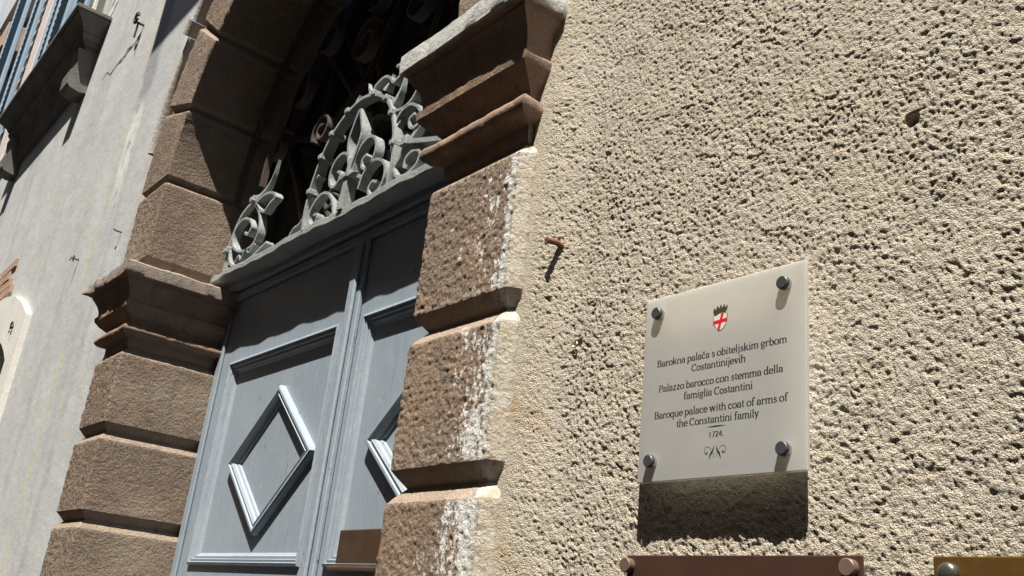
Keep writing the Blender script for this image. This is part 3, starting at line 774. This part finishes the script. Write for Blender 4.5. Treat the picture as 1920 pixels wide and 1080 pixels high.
# serif letters drawn with a broad nib: v = vertical stroke width, h = hairline
NV, NH = 1.12, .48
def seg_poly(pts, closed=False, w=1.0):
    out = []
    P_ = [np.array(p, float) for p in pts]
    if closed: P_.append(P_[0])
    def hw(d):
        d = d/(np.hypot(*d)+1e-9); return .5*w*math.hypot(NV*d[1], NH*d[0])
    n = len(P_); Ls, Rs = [], []
    for i in range(n):
        if closed: d = P_[(i+1) % (n-1)]-P_[(i-1) % (n-1)]
        else: d = P_[min(i+1, n-1)]-P_[max(i-1, 0)]
        nn = np.array([-d[1], d[0]])/(np.hypot(*d)+1e-9); hh = hw(d)
        Ls.append(P_[i]+nn*hh); Rs.append(P_[i]-nn*hh)
    for i in range(n-1): out.append([Ls[i], Rs[i], Rs[i+1], Ls[i+1]])
    return out
def arcp(cx, cy, rx, ry, a0, a1, n=12): return [(cx+rx*math.cos(math.radians(a0+(a1-a0)*i/n)), cy+ry*math.sin(math.radians(a0+(a1-a0)*i/n))) for i in range(n+1)]
def serif(cx, cy, w=1.9, t=.42): return [[(cx-w/2, cy-t/2), (cx+w/2, cy-t/2), (cx+w/2, cy+t/2), (cx-w/2, cy+t/2)]]
def halfl(cx, cy, w=1.0, t=.5): return [[(cx-w, cy-t*1.3), (cx, cy-t*.3), (cx, cy+t*.5), (cx-w*.3, cy+t*.2)]]
def dot(cx, cy, r=.55): return [arcp(cx, cy, r, r, 0, 340, 9)]
XH, CH, AH, DE = 5.0, 7.4, 8.0, -2.3
def bowl(cx, rx): return seg_poly(arcp(cx, XH/2, rx, XH/2-.12, 0, 360, 18)[:-1], True)
def stemv(cx, a, c, s0=True, s1=True, flag=True):
    o = seg_poly([(cx, a), (cx, c)])
    if s0: o += serif(cx, a+.2)
    if s1: o += (halfl(cx+.2, c-.3) if flag else serif(cx, c-.2))
    return o
def arch_(x0, x1, top=XH): return seg_poly([(x0, top-1.4)]+arcp((x0+x1)/2, top-1.55, (x1-x0)/2, 1.45, 160, 0, 10)+[(x1, .2)])+serif(x1, .2)
def G_(ch):
    if ch == ' ': return [], 1.9
    if ch == 'a': return seg_poly(arcp(1.9, XH-1.5, 1.45, 1.35, 150, 0, 8)+[(3.35, .9)]+[(3.9, .25)])+seg_poly(arcp(1.9, 1.5, 1.35, 1.4, 75, 360, 14))+dot(.75, XH-1.3, .45), 4.4
    if ch == 'b': return stemv(.9, .1, AH, False)+seg_poly(arcp(2.4, XH/2, 1.65, XH/2-.12, 150, -150, 14)), 4.7
    if ch == 'c': return seg_poly(arcp(2.2, XH/2, 1.75, XH/2-.12, 48, 320, 14))+dot(3.2, XH-1.1, .45), 4.1
    if ch == 'č': return G_('c')[0]+seg_poly([(1.1, 7.4), (2.2, 6.1)], w=.7)+seg_poly([(2.2, 6.1), (3.3, 7.4)], w=.7), 4.1
    if ch == 'd': return stemv(3.7, .1, AH, False)+serif(4.0, .25, 1.2)+seg_poly(arcp(2.2, XH/2, 1.65, XH/2-.12, 30, 330, 14)), 4.9
    if ch == 'e': return seg_poly(arcp(2.2, XH/2, 1.75, XH/2-.12, 0, 322, 15))+seg_poly([(.6, 2.75), (3.85, 2.75)], w=1.1), 4.3
    if ch == 'f': return seg_poly([(1.4, .2), (1.4, 6.0)]+arcp(2.6, 6.3, 1.2, 1.5, 180, 50, 7))+serif(1.4, .2)+serif(1.6, XH-.15, 2.6)+dot(3.2, 7.3, .45), 3.2
    if ch == 'g': return seg_poly(arcp(2.1, 3.3, 1.5, 1.55, 0, 360, 14)[:-1], True)+seg_poly([(1.1, 1.9), (.9, 1.0), (2.2, .55), (3.6, .1), (3.7, -1.1), (2.3, -2.0), (.9, -1.6), (.7, -.6), (1.5, .2)], w=.8)+seg_poly([(3.2, 4.4), (4.4, 4.9)]), 4.6
    if ch == 'h': return stemv(.9, .1, AH)+arch_(.9, 3.9), 5.0
    if ch == 'i': return stemv(1.1, .1, XH)+dot(1.1, 7.0), 2.3
    if ch == 'j': return seg_poly([(1.3, XH), (1.3, -.9)]+arcp(.4, -.9, .9, 1.2, 0, -110, 6))+halfl(1.5, XH-.3)+dot(1.3, 7.0), 2.3
    if ch == 'k': return stemv(.9, .1, AH)+seg_poly([(1.3, 2.4), (3.6, 4.8)], w=.9)+seg_poly([(1.9, 3.0), (4.0, .2)])+serif(3.4, XH-.2)+serif(4.1, .2), 4.9
    if ch == 'l': return stemv(1.1, .1, AH), 2.3
    if ch == 'm': return stemv(.9, .1, XH)+arch_(.9, 3.6)+arch_(3.6, 6.3), 7.3
    if ch == 'n': return stemv(.9, .1, XH)+arch_(.9, 3.9), 5.0
    if ch == 'o': return bowl(2.3, 1.85), 4.6
    if ch == 'p': return stemv(.9, DE, XH)+seg_poly(arcp(2.4, XH/2, 1.65, XH/2-.12, 150, -150, 14)), 4.7
    if ch == 'q': return seg_poly([(3.7, XH), (3.7, DE)])+serif(3.7, DE+.2)+seg_poly(arcp(2.2, XH/2, 1.65, XH/2-.12, 30, 330, 14)), 4.8
    if ch == 'r': return stemv(.9, .1, XH)+seg_poly([(.9, 3.3)]+arcp(2.3, 3.6, 1.2, 1.2, 150, 60, 5))+dot(3.0, XH-.7, .5), 3.5
    if ch == 's': return seg_poly([(3.0, 4.2), (2.2, 4.88), (1.1, 4.5), (.85, 3.6), (1.7, 2.8), (2.8, 2.2), (3.1, 1.2), (2.3, .2), (1.1, .2), (.5, 1.0)], w=1.0), 3.6
    if ch == 't': return seg_poly([(1.3, 6.3), (1.3, 1.0), (1.8, .25), (2.9, .6)])+serif(1.6, XH-.15, 2.6), 3.0
    if ch == 'u': return seg_poly([(.9, XH), (.9, 1.6)]+arcp(2.35, 1.5, 1.45, 1.4, 190, 350, 8))+seg_poly([(3.8, XH), (3.8, .1)])+halfl(1.1, XH-.3)+halfl(4.0, XH-.3)+serif(4.1, .2, 1.2), 5.0
    if ch == 'v': return seg_poly([(.7, XH), (2.2, 0)])+seg_poly([(3.7, XH), (2.2, 0)], w=.75)+serif(.8, XH-.2)+serif(3.6, XH-.2), 4.4
    if ch == 'w': return seg_poly([(.7, XH), (2.0, 0)])+seg_poly([(3.3, XH), (2.0, 0)], w=.75)+seg_poly([(3.3, XH), (4.7, 0)])+seg_poly([(6.0, XH), (4.7, 0)], w=.75)+serif(.8, XH-.2)+serif(3.3, XH-.2)+serif(5.9, XH-.2), 6.8
    if ch == 'y': return seg_poly([(.7, XH), (2.2, .2)])+seg_poly([(3.7, XH), (2.2, .2), (1.4, -1.8), (.6, -2.0)], w=.75)+serif(.8, XH-.2)+serif(3.6, XH-.2), 4.4
    if ch == 'z': return seg_poly([(.7, XH-.25), (3.3, XH-.25)], w=1.4)+seg_poly([(3.2, XH-.2), (.8, .2)])+seg_poly([(.6, .22), (3.5, .22)], w=1.4), 4.0
    if ch == 'B': return stemv(1.3, .1, CH, flag=False)+seg_poly([(1.3, CH-.2)]+arcp(2.9, CH-1.9, 1.5, 1.7, 90, -90, 8)+[(1.3, 3.85)])+seg_poly([(1.3, 3.85)]+arcp(3.1, 2.05, 1.7, 1.85, 90, -90, 8)+[(1.3, .2)]), 5.6
    if ch == 'C': return seg_poly(arcp(3.1, CH/2, 2.5, CH/2-.12, 48, 316, 16))+seg_poly([(4.85, CH-.1), (4.85, CH-2.0)], w=.6), 5.8
    if ch == 'P': return stemv(1.3, .1, CH, flag=False)+seg_poly([(1.3, CH-.2)]+arcp(2.9, CH-2.05, 1.7, 1.85, 90, -90, 8)+[(1.3, 3.5)]), 5.2
    if ch == '1': return seg_poly([(1.9, .1), (1.9, CH)])+serif(1.9, .2, 2.2)+halfl(2.0, CH-.5, 1.2), 3.6
    if ch == '7': return seg_poly([(.7, CH-.2), (3.6, CH-.2), (1.7, 0)]), 4.0
    if ch == '2': return seg_poly(arcp(2.0, CH-2.1, 1.4, 1.95, 160, -20, 8)+[(2.6, 3.0), (.8, .3)])+seg_poly([(.6, .25), (3.6, .25)], w=1.6), 4.1
    if ch == '4': return seg_poly([(2.9, 0), (2.9, CH)])+seg_poly([(2.8, CH), (.5, 2.2)], w=.8)+seg_poly([(.4, 2.1), (4.0, 2.1)], w=1.2), 4.3
    if ch == '.': return dot(.9, .5, .6), 1.8
    return [], 3
def write(text, xa, xb, zbase, unit):
    polys, cx = [], 0
    for ch in text:
        g, w = G_(ch)
        polys += [[(cx+p[0], p[1]) for p in q] for q in g]; cx += w
    sx = (xb-xa)/cx
    o = flat('lettering', [[(xa+p[0]*sx, zbase+p[1]*unit) for p in q] for q in polys], M_INK)
    o['label'] = 'black printed line reading '+text.rstrip('.')
U = .00148
for t_, a, c_, zm in (('Barokna palača s obiteljskim grbom', -.9860, -.7452, 2.0335), ('Costantinijevih', -.9155, -.8150, 2.0165),
                      ('Palazzo barocco con stemma della', -.9800, -.7515, 1.9920), ('famiglia Costantini', -.9290, -.8020, 1.9745),
                      ('Baroque palace with coat of arms of', -.9865, -.7440, 1.9500), ('the Constantini family', -.9410, -.7910, 1.9330)):
    write(t_, a, c_, zm-.0036, U)
write('1724.', -.8790, -.8510, 1.9085, .00105)
# rule, swelling in the middle
flat('rule_ornament', [[(-.8850, 1.9236), (-.8720, 1.9229), (-.8655, 1.9226), (-.8590, 1.9229), (-.8460, 1.9236), (-.8590, 1.9243), (-.8655, 1.9246), (-.8720, 1.9243)]], M_INK)
# twin flourish
fl_ = []
def fl_line(pts, ws, sgn):
    P_ = smooth_path(pts, 6); n = len(P_)
    W_ = np.interp(np.linspace(0, 1, n), np.linspace(0, 1, len(ws)), ws)
    for i in range(n-1):
        d = P_[i+1]-P_[i]; nn = np.array([-d[1], d[0]])/(np.hypot(*d)+1e-12)
        q = [P_[i]+nn*W_[i], P_[i]-nn*W_[i], P_[i+1]-nn*W_[i+1], P_[i+1]+nn*W_[i+1]]
        fl_.append([(-.8664+sgn*p[0], 1.8865+p[1]) for p in q])
for sg in (-1, 1):
    fl_line([(.0020, .0090), (.0040, .0020), (.0080, -.0035), (.0105, -.0105)], [.0002, .0012, .0014, .0003], sg)
    fl_line([(.0065, .0030), (.0105, .0072), (.0160, .0078), (.0190, .0040), (.0180, -.0008), (.0150, -.0022), (.0130, .0005)], [.0002, .0003, .0003, .0003, .0004, .0009, .0008], sg)
    fl_line([(.0048, -.0010), (.0025, -.0040), (.0026, -.0090)], [.0002, .0003, .0002], sg)
flat('flourish', fl_, M_INK)
# crest
def sh(px, pz): return (-.8630+px, 2.0680+pz)
shield = [sh(-.0132, .0250), sh(-.0100, .0270), sh(0, .0286), (sh(.0100, .0270)), sh(.0138, .0262), sh(.0134, .0180), sh(.0118, .0105), sh(.0070, .0040), sh(.0000, .0), sh(-.0060, .0040), sh(-.0112, .0110), sh(-.0134, .0190)]
crest = flat('crest', [shield], M_INK, yy=YI)
crest['label'] = 'small shield with a red cross under a dark mural crown'
ctr_ = (-.8630, 2.0845)
flat('shield_field', [[(ctr_[0]+(a-ctr_[0])*.93, ctr_[1]+(c_-ctr_[1])*.95) for a, c_ in shield]], M_SHIELD, crest, YI-.0003)
flat('cross', [[sh(.0020, .0277), sh(.0068, .0276), sh(-.0004, .0014), sh(-.0046, .0030)], [sh(-.0130, .0175), sh(-.0128, .0125), sh(.0132, .0140), sh(.0134, .0190)]], M_RED, crest, YI-.0006)
crown = [sh(-.0130, .0310)]
top = [(-.0128, .0365), (-.0100, .0382), (-.0092, .0350), (-.0070, .0362), (-.0060, .0402), (-.0030, .0398), (-.0030, .0368), (-.0008, .0370), (.0000, .0412), (.0028, .0408), (.0030, .0372), (.0050, .0374), (.0066, .0412), (.0092, .0402), (.0086, .0366), (.0108, .0366), (.0128, .0392), (.0146, .0380), (.0120, .0320), (.0098, .0284), (.0040, .0292), (-.0020, .0282), (-.0068, .0262), (-.0098, .0262)]
flat('crown', [[sh(*p) for p in top]+[sh(-.0130, .0310)]], M_OLIVE, crest, YI-.0006)
# stand-offs
def standoff(cx, cz, yfront, r, parent, mcap, dome=0.0, sleeve=True, hh=.011):
    o = MB().cyl((cx, yfront-.0002, cz), (0, -1, 0), r, hh, 28, b=0 if dome else .0012, dome=dome).build('screw_cap', mcap, parent, smooth=True)
    if sleeve:
        MB().cyl((cx, yfront-.0006, cz), (0, -1, 0), r*1.06, .0045, 28).build('cap_ring', M_SLEEVE, o, smooth=True)
    MB().cyl((cx, .004, cz), (0, -1, 0), r*.9, -yfront-.008+.004, 20).build('spacer', M_SLEEVE, parent, smooth=True)
for cx, cz in ((-.9855, 2.1185), (-.7475, 2.1170), (-.9865, 1.8800), (-.7480, 1.8795)):
    standoff(cx, cz, PY, .0096, plq, M_CAP)
# lower plaques
br = thing('bronze_plaque', 'brown metal plaque below the acrylic one, with pinkish bronze caps at its corners', 'sign')
BY = -.022
MB().box(-1.0390, -.6470, BY, BY+.004, 1.44, 1.7440, .0012).build('panel', M_BRONZE, br)
for cx in (-1.0330, -.6625): 
    for cz in (1.7285, 1.456): standoff(cx, cz, BY, .0110, br, M_BRONZE_CAP, sleeve=False, hh=.012)
ye = thing('brass_plaque', 'dull yellow brass plaque at the lower right edge with a dark domed cap', 'sign')
MB().box(-.5590, -.16, BY, BY+.004, 1.44, 1.7430, .0012).build('panel', M_BRASS, ye)
for cx in (-.5400, -.18):
    for cz in (1.7240, 1.456): standoff(cx, cz, BY, .0118, ye, M_BRASS_CAP, dome=.006, sleeve=False, hh=.006)

# ------------------------------------------------------------------ iron bits on the walls
nail = thing('rusty_nail', 'bent rusty iron peg sticking out of the roughcast beside the portal', 'nail')
MB().tube([(-1.262, .01, 2.315), (-1.262, -.016, 2.317), (-1.263, -.030, 2.322), (-1.266, -.054, 2.320)], [.0055, .0065, .006, .0065], 10).build('shank', M_RUST, nail, smooth=True)
MB().cyl((-1.2605, -.004, 2.3165), (.1, -1, 0), .0085, .008, 12).build('collar', M_RUST, nail, smooth=True)
def ring_pts(cx, cy, cz, r, ax='x', n=16, a0=0, a1=330):
    out = []
    for i in range(n+1):
        a = math.radians(a0+(a1-a0)*i/n)
        out.append((cx+(r*math.cos(a) if ax == 'y' else 0), cy+(r*math.cos(a) if ax == 'x' else 0), cz+r*math.sin(a)))
    return out
tag(MB().tube(ring_pts(-1.210, -.010, 2.114, .0055, 'y'), .0013, 8).build('screw_eye', M_SLEEVE, smooth=True), 'tiny bright screw eye in the roughcast below the rusty nail', 'hook')
tag(MB().tube([(-1.290, .005, 2.95), (-1.292, -.022, 2.952), (-1.293, -.024, 2.93)], .0035, 8).build('iron_pin', M_BLACK_IRON, smooth=True), 'dark iron pin high in the roughcast by the right impost', 'hook')
tag(MB().tube([(-5.311, .01, 3.314), (-5.313, -.042, 3.316), (-5.316, -.043, 3.300)], .0045, 8).tube([(-5.313, -.028, 3.332), (-5.313, -.028, 3.300)], .0045, 8).build('wall_hook', M_BLACK_IRON, smooth=True), 'small black cross shaped hook in the grey plaster left of the portal', 'hook')
tag(MB().tube(ring_pts(-5.372, -.05, 4.915, .034, 'y'), .008, 8).tube([(-5.36, .01, 4.88), (-5.365, -.05, 4.882)], .008, 8).tube([(-5.363, -.035, 4.87), (-5.368, -.035, 4.78)], .006, 8).build('iron_ring', M_BLACK_IRON, smooth=True), 'black iron ring fixed high in the plaster above the crack', 'hook')
tag(MB().tube([(-4.575, .01, 3.276), (-4.58, -.03, 3.278), (-4.60, -.032, 3.290)], .004, 8).build('wall_peg', M_BLACK_IRON, smooth=True), 'tiny dark peg in the plaster beside the stone above the left impost', 'hook')

# crack in the plaster, chipped through to brick
pts = [(-5.36, 4.84), (-5.44, 4.82), (-5.50, 4.815), (-5.56, 4.80), (-5.62, 4.81), (-5.70, 4.79), (-5.80, 4.80), (-5.92, 4.79), (-6.03, 4.83), (-6.13, 4.82)]
rnd = random.Random(3); pp = smooth_path([(a+rnd.uniform(-.01, .01), c+rnd.uniform(-.015, .015)) for a, c in pts], 4)
up_, dn_ = [], []
for i, p in enumerate(pp):
    t = i/(len(pp)-1); w = .004+.018*math.exp(-((t-.45)/.22)**2)*(.6+.8*rnd.random())
    up_.append((p[0], -.0022, p[1]+w)); dn_.append((p[0], -.0022, p[1]-w*.8))
v = up_+dn_; n = len(up_)
CR = Mat('crack_raw_brick', .95)
CR.color(CR.mix(CR.ramp(CR.noise(14, 3), .45, .55), (.36, .25, .17), (.06, .05, .045)))
link('crack', quick_mesh('crack', v, [(i, i+1, n+i+1, n+i) for i in range(n-1)]), wall_l, CR.m)

# ------------------------------------------------------------------ carved hood beside the arch
hood = thing('carved_scroll', 'pale carved scroll moulding curling over the left shoulder of the arch', 'ornament')
def arc_sweep(name, r0, r1, a0, a1, prof_h, mat, parent, grow=0.0, n=40):
    P_ = np.zeros((n+1, 13, 3))
    for i in range(n+1):
        t = i/n; a = math.radians(a0+(a1-a0)*t); s = 1+grow*t
        for j in range(13):
            q = math.pi*j/12; rm = (r0+r1)/2; hr = (r1-r0)/2
            r = rm-math.cos(q)*hr*s; yy = -math.sin(q)**.35*prof_h*s+.01
            P_[i, j] = (XC+r*math.cos(a), yy, ZS+r*math.sin(a))
    return link(name, grid_mesh(name, P_, True, False), parent, mat)
arc_sweep('roll_moulding', 1.445, 1.492, 170, 147.5, .085, M_HOOD, hood, .12)
arc_sweep('collar_roll', 1.428, 1.520, 147.4, 144.6, .125, M_HOOD, hood, .0, 6)
arc_sweep('roll_moulding', 1.436, 1.535, 144.4, 122, .105, M_HOOD, hood, .35)
# fillet on the extrados
arc_sweep('extrados_fillet', 1.396, 1.425, 178, 110, .05, M_STONE_L, hood, 0)

# ------------------------------------------------------------------ balcony above the portal (casts the shade on the plaster)
bal = thing('stone_balcony', 'grey stone balcony with solid parapet projecting above the portal', 'balcony')
MB().box(-4.36, -1.1, -.80, -.001, 6.56, 6.72, .01).build('slab', M_BALC, bal)
MB().box(-4.36, -1.1, -.80, -.68, 6.721, 7.6, .01).build('parapet', M_BALC, bal)
for xx in (-4.36, -1.22): MB().box(xx, xx+.12, -.679, -.001, 6.721, 7.6, .01).build('parapet_side', M_BALC, bal)
for xx in (-3.9, -1.8): MB().box(xx, xx+.2, -.55, -.001, 6.2, 6.559, .02).build('console', M_BALC, bal)

# ------------------------------------------------------------------ upper window
uw = thing('upper_window', 'upper window at top left with blue shutters and a heavy grimy stone sill', 'window')
def returned(x0, x1, prof, name, mat, parent, seg=1):
    v, f = [], []
    for p, z_ in prof: v += [(x0-p, .0, z_), (x0-p, -.02-p, z_), (x1+p, -.02-p, z_), (x1+p, .0, z_)]
    for k in range(len(prof)-1):
        for i in range(3): f.append((4*k+i, 4*k+i+1, 4*k+4+i+1, 4*k+4+i))
    f += [(3, 2, 1, 0), tuple(4*(len(prof)-1)+i for i in range(4))]
    return MB().add(v, f).build(name, mat, parent)
returned(-8.58, -6.62, [(.185, 5.4365), (.215, 5.437), (.220, 5.442), (.220, 5.466), (.214, 5.470)], 'sill', M_SILL, uw)
returned(-8.58, -6.62, [(.075, 5.245), (.085, 5.250), (.090, 5.268), (.110, 5.285), (.118, 5.310), (.116, 5.330), (.125, 5.334), (.132, 5.352), (.150, 5.380), (.178, 5.405), (.198, 5.420), (.200, 5.436)], 'sill_moulding', M_SILL, uw)
returned(-8.58, -6.62, [(.0, 5.02), (.02, 5.03), (.030, 5.10), (.045, 5.17), (.070, 5.244)], 'sill_apron', M_SILL, uw)
def bracket(xx):
    poly = [(-.001, 5.22), (-.001, 4.90), (-.05, 4.89), (-.115, 4.905), (-.135, 4.93), (-.14, 5.03), (-.125, 5.05), (-.11, 5.10), (-.13, 5.22)]
    n = len(poly); v = [(xx, a, c) for a, c in poly]+[(xx+.19, a, c) for a, c in poly]
    f = [tuple(range(n)), tuple(range(2*n-1, n-1, -1))]+[(i, (i+1) % n, (i+1) % n+n, i+n) for i in range(n)]
    MB().add(v, f).build('bracket', M_SILL, uw)
bracket(-6.74); bracket(-8.66)
# dark-backed opening, stone jambs, blue shutters; dark strips and pale tabs paint louvre shadow
def box_part(name, mat, *bx): return MB().box(*bx).build(name, mat, uw)
ZT = 9.6
box_part('shadow_strip', M_OPENING_SHADOW, -10.60, -10.02, .012, .05, 4.75, ZT)  # dark sheet standing in for the shadow of a louvred shutter
box_part('shadow_strip', M_OPENING_SHADOW, -6.86, -6.24, .012, .05, 5.475, ZT)  # second dark sheet in place of shade on the wall
box_part('window_backing', M_OPENING_SHADOW, -15.0, -6.87, .24, .28, 4.75, ZT)
box_part('window_jamb', M_WIN_STONE, -10.02, -9.62, -.03, .235, 4.72, ZT, .006)
def shutter(x0, x1, yf, z0, slim=.10):
    g = bpy.data.objects.new('shutter', None); C.objects.link(g); g.parent = uw
    b = MB()
    for a, c in ((x0, x0+slim), (x1-slim, x1)): b.box(a, c, yf, yf+.045, z0, ZT-.05, .006)
    b.box(x0+slim+.0005, x1-slim-.0005, yf+.004, yf+.041, z0, z0+.12, .004)
    b.build('shutter_frame', M_SHUTTER, g)
    zz = z0+.15; proto = None
    while zz < ZT-.15:
        if proto is None:
            v = [(xx, yy+yf, z_) for xx in (x0+slim+.001, x1-slim-.001) for yy, z_ in ((.004, 0), (.010, -.006), (.040, .045), (.034, .051))]
            proto = MB().add(v, [(0, 1, 2, 3), (4, 7, 6, 5), (0, 3, 7, 4), (1, 5, 6, 2), (3, 2, 6, 7), (0, 4, 5, 1)]).build('slat', M_SHUTTER, g)
            proto.location.z = zz
        else:
            o = proto.copy(); C.objects.link(o); o.parent = g; o.location.z = zz
        zz += .075
    return g
shutter(-9.60, -9.06, -.02, 5.2); shutter(-9.02, -8.32, -.05, 5.48); shutter(-8.28, -7.62, -.02, 5.48)
shutter(-11.22, -10.64, -.03, 4.75); shutter(-12.35, -11.30, -.10, 4.75)
box_part('side_panel', M_SILL, -7.58, -7.20, .0, .04, 5.475, ZT, .004)
box_part('pale_bead', M_WHITE, -7.195, -7.13, -.03, .03, 5.475, ZT, .004)
box_part('side_panel', M_SILL, -7.125, -6.87, -.01, .04, 5.475, ZT, .004)
box_part('window_jamb', M_BRICK, -14.4, -13.5, -.03, .23, 8.6, 9.0, .01)
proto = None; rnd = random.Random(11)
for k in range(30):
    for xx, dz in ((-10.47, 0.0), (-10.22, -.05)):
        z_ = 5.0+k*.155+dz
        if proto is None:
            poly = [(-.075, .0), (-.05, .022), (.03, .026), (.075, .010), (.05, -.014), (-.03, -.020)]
            proto = MB().prism(poly, -.004, .0115).build('sun_dash', M_SUN_DASH, uw); o = proto  # pale tab painted as a dash of sunlight between louvre shadows
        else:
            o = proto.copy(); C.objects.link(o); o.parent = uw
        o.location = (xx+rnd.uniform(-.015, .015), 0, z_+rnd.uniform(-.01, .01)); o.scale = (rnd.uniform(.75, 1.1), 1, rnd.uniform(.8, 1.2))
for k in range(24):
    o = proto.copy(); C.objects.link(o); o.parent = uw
    o.location = (-6.55+.20*(k % 2)+rnd.uniform(-.05, .05), 0, 5.56+k*.085); o.rotation_euler.y = rnd.uniform(-1.2, 1.2); o.scale = (1.15, 1, 1.9)  # same pale tabs as leaf-shaped sun flecks in the right strip

# ------------------------------------------------------------------ lower arched window at the left edge
lw = thing('arched_window', 'arched window opening in a white painted surround at the left edge', 'window')
def seg_arch(cx, half, spring, rise, n=14):
    R = (half*half+rise*rise)/(2*rise); cz = spring+rise-R; a = math.asin(half/R)
    return [(cx+R*math.sin(t), cz+R*math.cos(t)) for t in np.linspace(a, -a, n)]
inn = [(-6.35, .95)]+seg_arch(-7.225, .875, 2.90, .27)+[(-8.10, .95)]
out = [(-6.13, .95)]+seg_arch(-7.225, 1.095, 3.16, .30)+[(-8.32, .95)]
n = len(inn)
v = [(a, -.035, c) for a, c in inn]+[(a, -.035, c) for a, c in out]+[(a, .38, c) for a, c in inn]+[(a, .0, c) for a, c in out]
f = [(i, i+1, n+i+1, n+i) for i in range(n-1)]+[(i, 2*n+i, 2*n+i+1, i+1) for i in range(n-1)]+[(n+i, n+i+1, 3*n+i+1, 3*n+i) for i in range(n-1)]
sur = MB().add(v, f).build('surround', M_WHITE, lw)
MB().box(-8.2, -6.25, .30, .34, .9, 3.2).build('window_backing', M_DARK, lw)
MB().box(-7.26, -7.19, .20, .25, .95, 3.15).build('casement_stile', M_WOOD_DARK, lw)
MB().box(-8.1, -6.35, .19, .199, 2.2, 2.27).build('casement_rail', M_WOOD_DARK, lw)
tag(MB().tube(ring_pts(-6.411, -.045, 3.135, .022, 'y'), .005, 8).tube([(-6.395, .0, 3.12), (-6.395, -.05, 3.12), (-6.398, -.052, 3.08)], .005, 8).build('iron_hook', M_BLACK_IRON, smooth=True), 'black ring hook on the white surround of the arched window', 'hook')
bk = thing('brick_patch', 'patch of exposed orange brickwork above the white arched surround', 'brickwork')
rnd = random.Random(5)
for r in range(4):
    for k in range(4):
        xa = -7.95+k*.235+(r % 2)*.11; za = 3.50+r*.075
        if xa+.22 > -7.0-r*.02: continue
        MB().box(xa, xa+.222, -.012-rnd.random()*.006, .02, za, za+.066, .004).build('brick', M_BRICK, bk)

for e, p in ((wall_r, (-1.3, .2, 0)), (portal, (XC, .1, 0)), (wall_l, (-4.2, .2, 0)), (door, (XC, .33, 0)), (fan, (XC, .35, 2.93)), (gr, (XC, .24, 2.9)),
             (plq, (-.865, -.03, 1.85)), (br, (-.84, -.02, 1.44)), (ye, (-.36, -.02, 1.44)), (nail, (-1.262, 0, 2.317)), (hood, (-4.1, 0, 3.7)), (bal, (XC, 0, 6.2)),
             (uw, (-7.6, 0, 4.78)), (lw, (-7.2, 0, .95)), (bk, (-7.6, 0, 3.5)), (hall, (XC, 2.4, 0)), (opp, (-7, -7, 0)), (pave, (0, 0, 0))):
    setloc(e, p)
